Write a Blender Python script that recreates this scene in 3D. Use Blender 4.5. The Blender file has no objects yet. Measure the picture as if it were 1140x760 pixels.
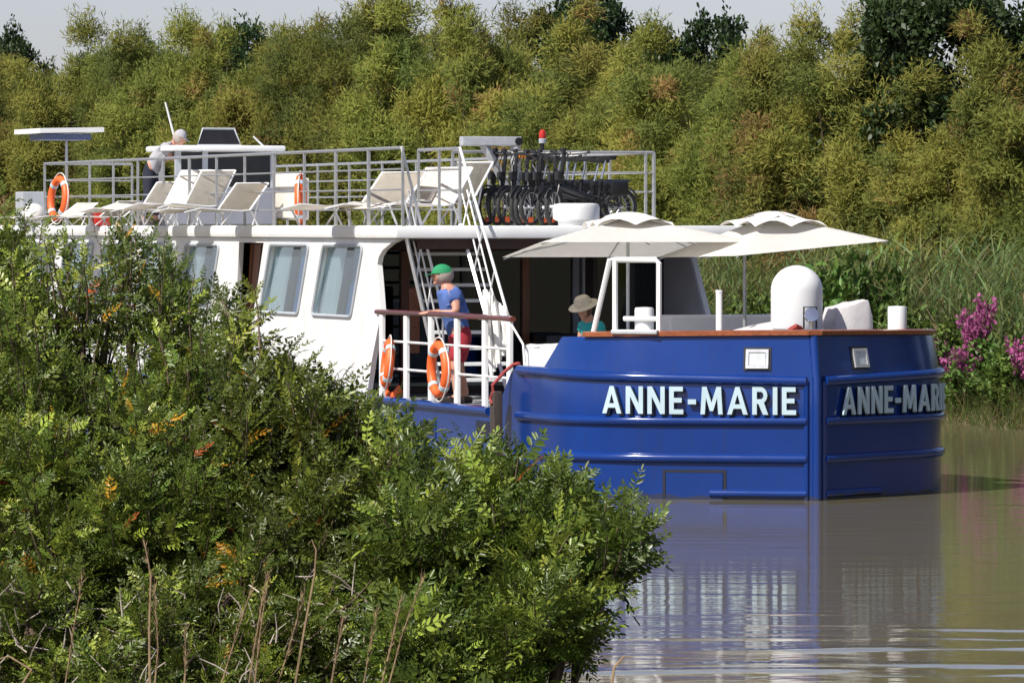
import bpy, bmesh, math, random
import numpy as np
from mathutils import Vector, Matrix, Euler
from mathutils.geometry import tessellate_polygon
random.seed(7); RNG = np.random.default_rng(11)
R = math.radians
scene = bpy.context.scene
C = scene.collection

# ------------------------------------------------------------------ camera, sky, sun, exposure
FPX, HEYE = 5910.0, 3.25                       # focal length in px of a 1140 px wide frame, eye height over the water
cam_d = bpy.data.cameras.new('camera'); cam = bpy.data.objects.new('camera', cam_d); C.objects.link(cam)
cam.location = (0, 0, HEYE); cam.rotation_euler = (R(90), 0, 0)
cam_d.sensor_width = 36; cam_d.lens = FPX / 1140 * 36; cam_d.shift_y = -130 / 1140
cam_d.clip_start = 0.5; cam_d.clip_end = 3000
cam_d.dof.use_dof = False
scene.camera = cam
SUN_AZ, SUN_EL = R(-134), R(47)                # direction towards the sun, from +X counter-clockwise
world = bpy.data.worlds.new('World'); scene.world = world; world.use_nodes = True
nt = world.node_tree; nt.nodes.clear()
sky = nt.nodes.new('ShaderNodeTexSky'); sky.sky_type = 'NISHITA'; sky.sun_disc = False
sky.sun_elevation = SUN_EL; sky.sun_rotation = R(90) - SUN_AZ
sky.air_density = 0.75; sky.dust_density = 1.0; sky.ozone_density = 0.3
bg = nt.nodes.new('ShaderNodeBackground'); bg.inputs['Strength'].default_value = 0.092
wo = nt.nodes.new('ShaderNodeOutputWorld')
tn = nt.nodes.new('ShaderNodeMix'); tn.data_type = 'RGBA'; tn.blend_type = 'MULTIPLY'; tn.inputs[0].default_value = 1.0; tn.inputs[7].default_value = (1.0, 0.90, 0.985, 1)
nt.links.new(sky.outputs[0], tn.inputs[6]); nt.links.new(tn.outputs[2], bg.inputs[0]); nt.links.new(bg.outputs[0], wo.inputs[0])
sl = bpy.data.lights.new('sun', 'SUN'); sl.energy = 4.4; sl.angle = R(0.53); sl.color = (1.0, 0.95, 0.87)
sun = bpy.data.objects.new('sun', sl); C.objects.link(sun)
sdir = Vector((math.cos(SUN_EL) * math.cos(SUN_AZ), math.cos(SUN_EL) * math.sin(SUN_AZ), math.sin(SUN_EL)))
sun.rotation_euler = sdir.to_track_quat('Z', 'Y').to_euler(); sun.location = sdir * 100
scene.view_settings.view_transform = 'Standard'; scene.view_settings.look = 'None'
scene.view_settings.exposure = 0.5; scene.view_settings.gamma = 1.0; scene.view_settings.use_curve_mapping = False
scene.cycles.max_bounces = 8; scene.cycles.transparent_max_bounces = 12
scene.cycles.use_denoising = True

# ------------------------------------------------------------------ where things stand
T = R(19)                                       # the barge points 19 degrees to the right of the line of sight
Y0 = FPX * HEYE / 307; X0 = 340 / FPX * Y0
FW = Vector((math.sin(T), -math.cos(T), 0)); PT = Vector((math.cos(T), math.sin(T), 0))
B0 = Vector((X0, Y0, 0)); YAW = math.atan2(FW.y, FW.x)
def b2w(x, y, z=0.0): return B0 + FW * x + PT * y + Vector((0, 0, z))
def loc(px, py, **k):
    """photo point -> barge coordinates (x forward of the stem, y to port, z over the water) on one plane"""
    r = Vector(((px - 570) / FPX, 1, 0)); rz = -(py - 250) / FPX
    if 'y' in k: Y = (k['y'] + B0.dot(PT)) / r.dot(PT)
    elif 'x' in k: Y = (k['x'] + B0.dot(FW)) / r.dot(FW)
    else: Y = (k['z'] - HEYE) / rz
    P = r * Y - B0
    return P.dot(FW), P.dot(PT), HEYE + Y * rz

# ------------------------------------------------------------------ mesh helpers
class MB:
    def __init__(s): s.bm = bmesh.new()
    def face(s, pts):
        try: return s.bm.faces.new([s.bm.verts.new(p) for p in pts])
        except ValueError: return None
    def box(s, c, d, m=None, bev=0.0, rz=0.0):
        b = bmesh.new(); bmesh.ops.create_cube(b, size=1)
        for v in b.verts: v.co = Vector((v.co.x * d[0], v.co.y * d[1], v.co.z * d[2]))
        if bev: bmesh.ops.bevel(b, geom=b.edges[:], offset=bev, segments=2, affect='EDGES', profile=0.6)
        M = Matrix.Translation(c) @ Matrix.Rotation(rz, 4, 'Z')
        if m is not None: M = m @ M
        s.add(b, M); return s
    def add(s, b, M=None):
        if M is not None: b.transform(M)
        me = bpy.data.meshes.new('t'); b.to_mesh(me); b.free(); s.bm.from_mesh(me); bpy.data.meshes.remove(me)
    def tube(s, pts, r, n=8, closed=False, caps=True):
        pts = [Vector(p) for p in pts]; N = len(pts)
        rr = r if isinstance(r, (list, tuple)) else [r] * N
        rings = []; up = None
        for i, p in enumerate(pts):
            a = pts[(i - 1) % N] if (i > 0 or closed) else p
            c = pts[(i + 1) % N] if (i < N - 1 or closed) else p
            d = (c - a).normalized()
            if up is None:
                up = Vector((0, 0, 1)) if abs(d.z) < 0.9 else Vector((1, 0, 0))
            e = d.cross(up).normalized(); up = e.cross(d).normalized()
            rings.append([s.bm.verts.new(p + (e * math.cos(2 * math.pi * k / n) + up * math.sin(2 * math.pi * k / n)) * rr[i]) for k in range(n)])
        for i in range(N if closed else N - 1):
            A, B = rings[i], rings[(i + 1) % N]
            for k in range(n):
                try: s.bm.faces.new((A[k], A[(k + 1) % n], B[(k + 1) % n], B[k]))
                except ValueError: pass
        if caps and not closed:
            s.bm.faces.new(rings[0][::-1]); s.bm.faces.new(rings[-1])
        return s
    def lathe(s, prof, n=24, c=(0, 0, 0), m=None):
        rings = []; c = Vector(c)
        for r, z in prof:
            ring = []
            for k in range(n):
                a = 2 * math.pi * k / n
                p = Vector((r * math.cos(a), r * math.sin(a), z))
                if m is not None: p = m @ p
                ring.append(s.bm.verts.new(p + c))
            rings.append(ring)
        for A, B in zip(rings, rings[1:]):
            for k in range(n): s.bm.faces.new((A[k], A[(k + 1) % n], B[(k + 1) % n], B[k]))
        s.bm.faces.new(rings[0][::-1]); s.bm.faces.new(rings[-1]); return s
    def plate(s, outer, holes, fn, t0, t1):
        """flat slab with holes: outline points (a, b) -> fn(a, b, t) for t in t0..t1"""
        loops = [outer] + list(holes)
        flat = [p for l in loops for p in l]
        tris = tessellate_polygon([[Vector((p[0], p[1], 0)) for p in l] for l in loops])
        v0 = [s.bm.verts.new(fn(p[0], p[1], t0)) for p in flat]; v1 = [s.bm.verts.new(fn(p[0], p[1], t1)) for p in flat]
        for t in tris:
            for vs in ((v0[t[0]], v0[t[1]], v0[t[2]]), (v1[t[2]], v1[t[1]], v1[t[0]])):
                try: s.bm.faces.new(vs)
                except ValueError: pass
        k = 0
        for l in loops:
            n = len(l)
            for i in range(n):
                j = (i + 1) % n
                s.bm.faces.new((v0[k + i], v0[k + j], v1[k + j], v1[k + i]))
            k += n
        return s
    def build(s, name, m, parent=None, smooth=False, ang=35):
        bmesh.ops.recalc_face_normals(s.bm, faces=s.bm.faces[:])
        me = bpy.data.meshes.new(name); s.bm.to_mesh(me); s.bm.free()
        o = bpy.data.objects.new(name, me); C.objects.link(o)
        if m is not None: me.materials.append(m)
        if parent is not None: o.parent = parent
        if smooth:
            me.polygons.foreach_set('use_smooth', [True] * len(me.polygons))
            try: me.set_sharp_from_angle(angle=R(ang))
            except Exception: pass
        return o
def tag(o, label=None, cat=None, group=None, kind=None):
    if label: o['label'] = label
    if cat: o['category'] = cat
    if group: o['group'] = group
    if kind: o['kind'] = kind
    return o
def empty(name, p, rz=0.0):
    o = bpy.data.objects.new(name, None); C.objects.link(o); o.location = p; o.rotation_euler = (0, 0, rz); o.empty_display_size = 0.2
    return o
KIDS = {}
def copy_tree(o, parent=None):
    c = o.copy(); C.objects.link(c)
    if parent is not None: c.parent = parent
    for ch in list(o.children): copy_tree(ch, c)
    return c
def fast_mesh(name, V, F, m, parent=None, tint=None, smooth=False):
    """V (n,3), F (m,k) all faces with the same corner count"""
    me = bpy.data.meshes.new(name); n, k = F.shape
    me.vertices.add(len(V)); me.vertices.foreach_set('co', np.ascontiguousarray(V, dtype=np.float32).ravel())
    me.loops.add(n * k); me.loops.foreach_set('vertex_index', np.ascontiguousarray(F, dtype=np.int32).ravel())
    me.polygons.add(n); me.polygons.foreach_set('loop_start', np.arange(0, n * k, k, dtype=np.int32))
    if smooth: me.polygons.foreach_set('use_smooth', np.ones(n, dtype=bool))
    if tint is not None:
        a = me.attributes.new('tint', 'FLOAT_COLOR', 'POINT')
        col = np.ones((len(V), 4), dtype=np.float32); col[:, :3] = tint
        a.data.foreach_set('color', col.ravel())
    me.update(calc_edges=True); me.validate()
    me.materials.append(m)
    o = bpy.data.objects.new(name, me); C.objects.link(o)
    if parent is not None: o.parent = parent
    return o

# ------------------------------------------------------------------ materials
def newmat(name):
    m = bpy.data.materials.new(name); m.use_nodes = True
    return m, m.node_tree, m.node_tree.nodes['Principled BSDF']
def mat(name, col, rough=0.5, metal=0.0, var=0.12, scale=3.0, bump=0.0, bscale=60.0, coat=0.0, stretch=(1, 1, 1), spec=0.5, second=None, emit=None):
    m, nt, p = newmat(name); N, L = nt.nodes, nt.links
    tc = N.new('ShaderNodeTexCoord'); mp = N.new('ShaderNodeMapping'); mp.inputs['Scale'].default_value = stretch
    L.new(tc.outputs['Object'], mp.inputs['Vector'])
    nz = N.new('ShaderNodeTexNoise'); nz.inputs['Scale'].default_value = scale; nz.inputs['Detail'].default_value = 6; nz.inputs['Roughness'].default_value = 0.6
    L.new(mp.outputs[0], nz.inputs['Vector'])
    rp = N.new('ShaderNodeValToRGB'); rp.color_ramp.elements[0].position = 0.3; rp.color_ramp.elements[1].position = 0.7
    c2 = second or tuple(min(1, c * (1 + var)) for c in col); c1 = col if second else tuple(c * (1 - var) for c in col)
    rp.color_ramp.elements[0].color = (*c1, 1); rp.color_ramp.elements[1].color = (*c2, 1)
    L.new(nz.outputs[0], rp.inputs[0]); L.new(rp.outputs[0], p.inputs['Base Color'])
    p.inputs['Metallic'].default_value = metal; p.inputs['Specular IOR Level'].default_value = spec
    mr = N.new('ShaderNodeMapRange'); mr.inputs['To Min'].default_value = max(0.02, rough - 0.08); mr.inputs['To Max'].default_value = min(1, rough + 0.08)
    L.new(nz.outputs[0], mr.inputs[0]); L.new(mr.outputs[0], p.inputs['Roughness'])
    if coat: p.inputs['Coat Weight'].default_value = coat; p.inputs['Coat Roughness'].default_value = 0.08
    if bump:
        n2 = N.new('ShaderNodeTexNoise'); n2.inputs['Scale'].default_value = bscale; n2.inputs['Detail'].default_value = 4
        L.new(mp.outputs[0], n2.inputs['Vector'])
        b = N.new('ShaderNodeBump'); b.inputs['Strength'].default_value = bump; b.inputs['Distance'].default_value = 0.02
        L.new(n2.outputs[0], b.inputs['Height']); L.new(b.outputs[0], p.inputs['Normal'])
    return m
def leafmat(name, rough=0.4, trans=0.3, gain=1.0, patch=None):
    """foliage: colour from each leaf's own tint, some light passes through"""
    m, nt, p = newmat(name); N, L = nt.nodes, nt.links
    at = N.new('ShaderNodeAttribute'); at.attribute_name = 'tint'
    src = at.outputs['Color']
    oi = N.new('ShaderNodeObjectInfo')
    hs = N.new('ShaderNodeHueSaturation')
    mr = N.new('ShaderNodeMapRange'); mr.inputs['To Min'].default_value = 0.74 * gain; mr.inputs['To Max'].default_value = 1.22 * gain
    L.new(oi.outputs['Random'], mr.inputs[0]); L.new(mr.outputs[0], hs.inputs['Value'])
    mh = N.new('ShaderNodeMath'); mh.operation = 'MULTIPLY_ADD'; mh.inputs[1].default_value = 0.03; mh.inputs[2].default_value = 0.488
    fr = N.new('ShaderNodeMath'); fr.operation = 'FRACT'; m7 = N.new('ShaderNodeMath'); m7.operation = 'MULTIPLY'; m7.inputs[1].default_value = 7.31
    L.new(oi.outputs['Random'], m7.inputs[0]); L.new(m7.outputs[0], fr.inputs[0]); L.new(fr.outputs[0], mh.inputs[0]); L.new(mh.outputs[0], hs.inputs['Hue'])
    L.new(src, hs.inputs['Color'])
    L.new(hs.outputs[0], p.inputs['Base Color']); p.inputs['Roughness'].default_value = rough
    p.inputs['Specular IOR Level'].default_value = 0.35
    tr = N.new('ShaderNodeBsdfTranslucent'); L.new(hs.outputs[0], tr.inputs['Color'])
    mx = N.new('ShaderNodeMixShader'); mx.inputs[0].default_value = trans
    out = N['Material Output']
    L.new(p.outputs[0], mx.inputs[1]); L.new(tr.outputs[0], mx.inputs[2]); L.new(mx.outputs[0], out.inputs['Surface'])
    return m
def glassmat(name, tint=(0.75, 0.85, 0.9), refl=0.3):
    m, nt, p = newmat(name); N, L = nt.nodes, nt.links; N.remove(p)
    g = N.new('ShaderNodeBsdfGlossy'); g.inputs['Roughness'].default_value = 0.02; g.inputs['Color'].default_value = (0.85, 0.93, 1, 1)
    t = N.new('ShaderNodeBsdfTransparent'); t.inputs['Color'].default_value = (*tint, 1)
    lw = N.new('ShaderNodeLayerWeight'); pw = N.new('ShaderNodeMath'); pw.operation = 'POWER'; pw.inputs[1].default_value = 3.5; L.new(lw.outputs['Facing'], pw.inputs[0])
    ad = N.new('ShaderNodeMath'); ad.operation = 'MULTIPLY_ADD'; ad.inputs[1].default_value = 0.75; ad.inputs[2].default_value = refl; ad.use_clamp = True
    L.new(pw.outputs[0], ad.inputs[0])
    mx = N.new('ShaderNodeMixShader'); L.new(ad.outputs[0], mx.inputs[0]); L.new(t.outputs[0], mx.inputs[1]); L.new(g.outputs[0], mx.inputs[2])
    L.new(mx.outputs[0], N['Material Output'].inputs['Surface'])
    return m
M = {}
M['hull_blue'] = mat('hull_blue_paint', (0.0035, 0.032, 0.185), 0.19, var=0.12, scale=1.3, coat=0.15, stretch=(1, 1, 0.5), bump=0.05, bscale=6)
M['white'] = mat('white_paint', (0.74, 0.75, 0.74), 0.42, var=0.05, scale=2.0, stretch=(1, 1, 0.25), bump=0.03, bscale=5)
M['offwhite'] = mat('offwhite_plastic', (0.72, 0.70, 0.65), 0.45, var=0.05)
def stained(m, z0, z1, col, streak):
    """dirt with a shape of its own: a ragged scum line between two heights, and run-off streaks"""
    N, L = m.node_tree.nodes, m.node_tree.links; p = N['Principled BSDF']; src = p.inputs['Base Color'].links[0].from_socket
    tc = N.new('ShaderNodeTexCoord'); sp = N.new('ShaderNodeSeparateXYZ'); L.new(tc.outputs['Object'], sp.inputs[0])
    nz = N.new('ShaderNodeTexNoise'); nz.inputs['Scale'].default_value = 3.5; nz.inputs['Detail'].default_value = 8; L.new(tc.outputs['Object'], nz.inputs[0])
    ma = N.new('ShaderNodeMath'); ma.operation = 'MULTIPLY_ADD'; ma.inputs[1].default_value = (z1 - z0) * 2.4; L.new(nz.outputs[0], ma.inputs[0]); ma.inputs[2].default_value = z0 - (z1 - z0) * .8
    lt = N.new('ShaderNodeMath'); lt.operation = 'LESS_THAN'; L.new(sp.outputs['Z'], lt.inputs[0]); L.new(ma.outputs[0], lt.inputs[1])
    sc = N.new('ShaderNodeMath'); sc.operation = 'MULTIPLY'; sc.inputs[1].default_value = 0.7; L.new(lt.outputs[0], sc.inputs[0])
    mp = N.new('ShaderNodeMapping'); mp.inputs['Scale'].default_value = (7, 7, .55); L.new(tc.outputs['Object'], mp.inputs[0])
    n2 = N.new('ShaderNodeTexNoise'); n2.inputs['Scale'].default_value = 2.2; n2.inputs['Detail'].default_value = 5; L.new(mp.outputs[0], n2.inputs[0])
    rr = N.new('ShaderNodeMapRange'); rr.inputs['From Min'].default_value = .56; rr.inputs['From Max'].default_value = .78; rr.inputs['To Max'].default_value = streak; L.new(n2.outputs[0], rr.inputs[0])
    mx0 = N.new('ShaderNodeMath'); mx0.operation = 'MAXIMUM'; L.new(sc.outputs[0], mx0.inputs[0]); L.new(rr.outputs[0], mx0.inputs[1])
    mx = N.new('ShaderNodeMix'); mx.data_type = 'RGBA'; L.new(mx0.outputs[0], mx.inputs[0]); L.new(src, mx.inputs[6]); mx.inputs[7].default_value = (*col, 1); L.new(mx.outputs[2], p.inputs['Base Color'])
stained(M['hull_blue'], 0.0, 0.10, (0.035, 0.035, 0.028), 0.22)
M['wall_white'] = mat('cabin_white_paint', (0.74, 0.75, 0.74), 0.42, var=0.05, scale=2.0, stretch=(1, 1, 0.25), bump=0.03, bscale=5)
stained(M['wall_white'], 0.96, 1.02, (0.34, 0.28, 0.20), 0.30)
M['letters'] = mat('letter_paint', (0.46, 0.60, 0.66), 0.4, var=0.08)
M['shadow_and_seam'] = mat('letter_shadow_back', (0.012, 0.016, 0.03), 0.5)  # near-black for painted letter shadows, hatch seams and porthole glass
M['varnish'] = mat('varnished_wood', (0.26, 0.075, 0.025), 0.3, var=0.3, scale=4, stretch=(1, 6, 6), coat=0.5)
M['mahogany'] = mat('mahogany_rail', (0.12, 0.028, 0.015), 0.3, var=0.3, scale=4, stretch=(1, 6, 6), coat=0.5)
M['door_wood'] = mat('door_wood', (0.16, 0.055, 0.02), 0.4, var=0.35, scale=5, stretch=(6, 6, 0.6))
M['dark_wood'] = mat('dark_ceiling_wood', (0.05, 0.022, 0.012), 0.5, var=0.3, scale=5, stretch=(1, 8, 1))
M['steel'] = mat('galvanised_steel', (0.36, 0.37, 0.37), 0.4, metal=0.45, var=0.15, scale=12)
M['alu'] = mat('aluminium', (0.58, 0.60, 0.61), 0.35, metal=0.4, var=0.1, scale=10)
M['chrome'] = mat('polished_steel', (0.65, 0.65, 0.65), 0.18, metal=0.95, var=0.05)
M['black'] = mat('black_paint', (0.013, 0.013, 0.014), 0.38, var=0.3)
M['rubber'] = mat('black_rubber', (0.02, 0.02, 0.02), 0.75, var=0.3)
M['orange'] = mat('orange_plastic', (0.80, 0.13, 0.025), 0.5, var=0.12, scale=6)
M['amber'] = mat('amber_plastic', (0.85, 0.28, 0.02), 0.4, var=0.1)
M['red'] = mat('red_plastic', (0.45, 0.02, 0.012), 0.35, var=0.15)
M['canvas'] = mat('cream_canvas', (0.88, 0.87, 0.83), 0.95, var=0.03, spec=0.0, scale=3, bump=0.12, bscale=9)
def translucent(m, col, f):
    N, L = m.node_tree.nodes, m.node_tree.links; p = N['Principled BSDF']; t = N.new('ShaderNodeBsdfTranslucent'); t.inputs['Color'].default_value = (*col, 1)
    x = N.new('ShaderNodeMixShader'); x.inputs[0].default_value = f; L.new(p.outputs[0], x.inputs[1]); L.new(t.outputs[0], x.inputs[2]); L.new(x.outputs[0], N['Material Output'].inputs['Surface'])
translucent(M['canvas'], (0.85, 0.76, 0.62), 0.10)
M['tarp'] = mat('grey_white_tarpaulin', (0.56, 0.54, 0.53), 0.7, var=0.1, scale=3, bump=0.5, bscale=7)
M['sling'] = mat('cream_sling_fabric', (0.70, 0.66, 0.58), 0.8, var=0.07, scale=6, bump=0.2, bscale=40)
M['greypanel'] = mat('grey_panel', (0.20, 0.21, 0.24), 0.5, var=0.08)
M['shaded_lining'] = mat('shaded_lining_grey', (0.36, 0.38, 0.44), 0.5, var=0.08)  # grey with the shade of the white wing's inner face mixed in
M['frame_grey'] = mat('window_frame_grey', (0.40, 0.43, 0.46), 0.4, var=0.1)
M['deck'] = mat('deck_paint', (0.30, 0.31, 0.31), 0.7, var=0.15, scale=4, bump=0.2)
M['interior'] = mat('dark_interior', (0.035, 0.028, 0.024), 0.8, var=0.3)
M['sky_reflection'] = mat('sky_reflection_blue', (0.08, 0.19, 0.42), 0.8, var=0.1, scale=6)  # blue standing for the sky mirrored in the panes
M['curtain'] = mat('pale_curtain', (0.74, 0.80, 0.78), 0.85, var=0.08, scale=8, stretch=(3, 3, 0.4))
M['green_curtain'] = mat('green_curtain', (0.035, 0.10, 0.075), 0.85, var=0.2, scale=8, stretch=(3, 3, 0.4))
M['glass'] = glassmat('window_glass', (0.85, 0.90, 0.92), 0.16)
M['dark_glass'] = glassmat('front_glass', (0.35, 0.40, 0.38), 0.05)
M['solar'] = mat('solar_cells', (0.012, 0.016, 0.035), 0.15, var=0.3)
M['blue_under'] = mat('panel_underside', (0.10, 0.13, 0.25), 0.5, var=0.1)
M['wicker'] = mat('brown_wicker', (0.14, 0.075, 0.045), 0.8, var=0.35, scale=30, bump=0.6, bscale=80)
M['rope'] = mat('red_rope', (0.30, 0.05, 0.045), 0.9, var=0.3, scale=40)
M['wroap'] = mat('white_rope', (0.62, 0.60, 0.55), 0.9, var=0.2, scale=40)
M['timber'] = mat('weathered_timber', (0.055, 0.042, 0.034), 0.9, var=0.4, scale=8, stretch=(4, 4, 0.5), bump=0.5)
M['skin'] = mat('skin', (0.50, 0.25, 0.17), 0.5, var=0.08, scale=12)
M['hair_grey'] = mat('grey_hair', (0.35, 0.30, 0.26), 0.8, var=0.3, scale=60)
M['hair_brown'] = mat('brown_hair', (0.10, 0.045, 0.025), 0.7, var=0.3, scale=60)
M['shirt_blue'] = mat('blue_cotton', (0.075, 0.14, 0.38), 0.85, var=0.12, scale=10, bump=0.3, bscale=14)
M['shorts_red'] = mat('red_cotton', (0.34, 0.022, 0.035), 0.85, var=0.12, scale=10, bump=0.3, bscale=14)
M['cap_green'] = mat('green_cap_cotton', (0.012, 0.24, 0.09), 0.8, var=0.12)
M['teal'] = mat('teal_cotton', (0.02, 0.33, 0.32), 0.85, var=0.12, bump=0.3, bscale=14)
M['straw'] = mat('pale_straw', (0.60, 0.54, 0.40), 0.9, var=0.15, scale=30, bump=0.5, bscale=60)
M['shirt_grey'] = mat('pale_grey_cotton', (0.36, 0.36, 0.38), 0.85, var=0.1, bump=0.3, bscale=14)
M['trouser'] = mat('dark_navy_cotton', (0.012, 0.015, 0.03), 0.85, var=0.2)
M['shoe'] = mat('dark_leather', (0.03, 0.022, 0.018), 0.6)
M['lens'] = mat('lamp_lens', (0.55, 0.60, 0.60), 0.12, var=0.2, scale=14)
M['bark'] = mat('grey_brown_bark', (0.075, 0.055, 0.04), 0.95, var=0.4, scale=9, stretch=(3, 3, 0.7), bump=0.8, bscale=16)
M['twig'] = mat('shrub_stem', (0.12, 0.085, 0.055), 0.85, var=0.35, scale=14)
M['dead'] = mat('dry_stem', (0.27, 0.185, 0.10), 0.9, var=0.35, scale=22)
M['dead_grey'] = mat('bleached_twig', (0.34, 0.29, 0.24), 0.9, var=0.35, scale=22)
M['leaf'] = leafmat('pinnate_leaf', 0.33, 0.28)
M['tam'] = leafmat('feathery_foliage', 0.85, 0.5)
M['broad'] = leafmat('broad_foliage', 0.45, 0.25)
M['reed'] = leafmat('reed_leaf', 0.5, 0.42)
M['petal'] = leafmat('purple_petal', 0.6, 0.4)
# ------------------------------------------------------------------ the setting: banks and water
def lerp(x, xs, ys): return np.interp(x, xs, ys)
def hash_wave(a, b, seed=0):
    r = np.random.default_rng(seed); z = np.zeros_like(a)
    for k in range(9):
        f = 0.12 * 1.55 ** k; th = r.uniform(0, 6.28); ph = r.uniform(0, 6.28)
        z += np.sin(f * (a * math.cos(th) + b * math.sin(th)) + ph) / (1.0 + 0.9 * k)
    return z * 0.35
def ground_z(a, u):
    w = hash_wave(a, u * 0.6, 3)
    z = lerp(u + w * 0.5, [-400, -21.5, -19.5, -17.5, -15.5, -14, -11, 8, 10.6, 11.5, 12.1, 14, 18, 400],
             [1.7, 1.62, 1.35, 0.7, 0.0, -0.5, -1.6, -1.6, -0.5, 0.0, 0.38, 0.65, 0.9, 1.1])
    return z + np.where(np.abs(u + 2) > 12.5, 0.05 * hash_wave(a * 5, u * 5, 5), 0)
aa = np.unique(np.concatenate([np.linspace(-600, -120, 25), np.linspace(-120, 90, 421), np.linspace(90, 600, 25)]))
uu = np.unique(np.concatenate([np.linspace(-400, -30, 20), np.linspace(-30, -13, 60), np.linspace(-13, 9, 12), np.linspace(9, 24, 60), np.linspace(24, 400, 24)]))
A_, U_ = np.meshgrid(aa, uu, indexing='ij')
Z_ = ground_z(A_, U_)
V = np.stack([B0.x + FW.x * A_ + PT.x * U_, B0.y + FW.y * A_ + PT.y * U_, Z_], -1).reshape(-1, 3)
def gridF(n, m):
    i = np.arange(n - 1)[:, None] * m + np.arange(m - 1)[None, :]
    return np.stack([i, i + 1, i + m + 1, i + m], -1).reshape(-1, 4)
mg = mat('bank_soil', (0.075, 0.068, 0.028), 0.95, var=0.3, scale=1.4, bump=0.9, bscale=9, second=(0.15, 0.115, 0.07))
tag(fast_mesh('ground', V, gridF(*A_.shape), mg, smooth=True), kind='structure')

def water_mat():
    m, nt, p = newmat('canal_water'); N, L = nt.nodes, nt.links
    p.inputs['Base Color'].default_value = (0.155, 0.135, 0.078, 1); p.inputs['Roughness'].default_value = 0.05
    p.inputs['IOR'].default_value = 1.25; p.inputs['Specular IOR Level'].default_value = 0.5
    tc = N.new('ShaderNodeTexCoord')
    prev = None
    for sc, st, dist, strn in (((0.55, 1.6, 1), 1.0, 0.02, 0.28), ((2.2, 5.0, 1), 1.0, 0.006, 0.34), ((0.16, 0.5, 1), 1.0, 0.05, 0.12)):
        mp = N.new('ShaderNodeMapping'); mp.inputs['Scale'].default_value = sc
        L.new(tc.outputs['Object'], mp.inputs['Vector'])
        nz = N.new('ShaderNodeTexNoise'); nz.inputs['Scale'].default_value = st; nz.inputs['Detail'].default_value = 3; nz.inputs['Roughness'].default_value = 0.5; nz.inputs['Distortion'].default_value = 0.4
        L.new(mp.outputs[0], nz.inputs['Vector'])
        b = N.new('ShaderNodeBump'); b.inputs['Strength'].default_value = strn; b.inputs['Distance'].default_value = dist
        L.new(nz.outputs[0], b.inputs['Height'])
        if prev is not None: L.new(prev.outputs[0], b.inputs['Normal'])
        prev = b
    L.new(prev.outputs[0], p.inputs['Normal'])
    return m
xs = np.unique(np.concatenate([np.linspace(-500, -6, 30), np.linspace(-6, 14, 134), np.linspace(14, 500, 30)]))
ys = np.unique(np.concatenate([np.linspace(-300, 34, 14), np.linspace(34, 62, 560), np.linspace(62, 96, 120), np.linspace(96, 700, 30)]))
X_, Y_ = np.meshgrid(xs, ys, indexing='ij')
W_ = np.zeros_like(X_)
rw = np.random.default_rng(4)
for (x0, x1, y0, amp, w) in [(2.6, 6.2, 42.6, .020, .16), (1.2, 7.0, 40.6, .026, .18), (0.6, 4.6, 41.6, .012, .14), (1.0, 6.5, 39.2, .022, .2), (2.4, 7.5, 38.3, .028, .22), (3.0, 6.0, 46.4, .010, .14), (0.8, 5.0, 44.2, .007, .14), (4.2, 8.4, 61.2, .012, .2), (0.0, 3.4, 38.6, .02, .18)]:
    ph = rw.uniform(0, 6); yc = y0 + 0.10 * np.sin(X_ * 1.1 + ph) + 0.05 * np.sin(X_ * 2.7 + 2 * ph) + 0.04 * (X_ - x0)
    win = np.clip((X_ - x0) / 0.9, 0, 1) * np.clip((x1 - X_) / 0.9, 0, 1)
    win = win * (0.55 + 0.45 * np.sin(X_ * 3.1 + ph) * np.sin(X_ * 1.3 + 1))
    W_ += win * amp * .62 * np.exp(-((Y_ - yc) / w) ** 2)
V = np.stack([X_, Y_, W_], -1).reshape(-1, 3)
tag(fast_mesh('canal_water', V, gridF(*X_.shape), water_mat(), smooth=True), kind='structure')

# ------------------------------------------------------------------ the barge
barge = empty('passenger_barge', B0, YAW)
tag(barge, 'blue and white canal barge with ANNE-MARIE lettered on its blunt bow', 'barge')
K = [(-0.0, 0.0), (0.6, 1.05), (1.22, 2.0), (1.9, 2.4), (2.7, 2.5), (3.9, 2.52), (6, 2.52)]
def catmull(P, n=24):
    P = [np.array(p, float) for p in P]; P = [2 * P[0] - P[1]] + P + [2 * P[-1] - P[-2]]; out = []
    for i in range(1, len(P) - 2):
        for t in np.linspace(0, 1, n, endpoint=False):
            a, b, c, d = P[i - 1:i + 3]
            out.append(0.5 * (2 * b + (c - a) * t + (2 * a - 5 * b + 4 * c - d) * t * t + (3 * b - a - 3 * c + d) * t ** 3))
    out.append(P[-2]); return np.array(out)
PL = catmull(K); PL = np.concatenate([PL, [[p, 2.52] for p in np.linspace(7, 36.5, 40)], [[37.6, 2.2], [38.3, 1.5], [38.6, 0.6], [38.65, 0.0]]])
PL[:, 1] = np.minimum(PL[:, 1], 2.52)
SL = np.concatenate([[0], np.cumsum(np.hypot(*np.diff(PL, axis=0).T))])
def plan(s):
    d = np.interp(s, SL, PL[:, 0]); y = np.interp(s, SL, PL[:, 1])
    e = 0.05
    td = np.interp(s + e, SL, PL[:, 0]) - np.interp(max(s - e, 0), SL, PL[:, 0]); ty = np.interp(s + e, SL, PL[:, 1]) - np.interp(max(s - e, 0), SL, PL[:, 1])
    l = math.hypot(td, ty); return d, y, ty / l, td / l          # outward normal = (forward ty, sideways td)
def hull(s, side, z, out=0.0):
    """point on the hull: s metres round from the stem, side -1 starboard / +1 port"""
    d, y, nf, ns = plan(s)
    ins = 0.11 * max(0.0, (z - 1.42) / 0.55)
    o = out - ins
    return Vector((-d + nf * o, side * (y + ns * o), z))
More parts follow.
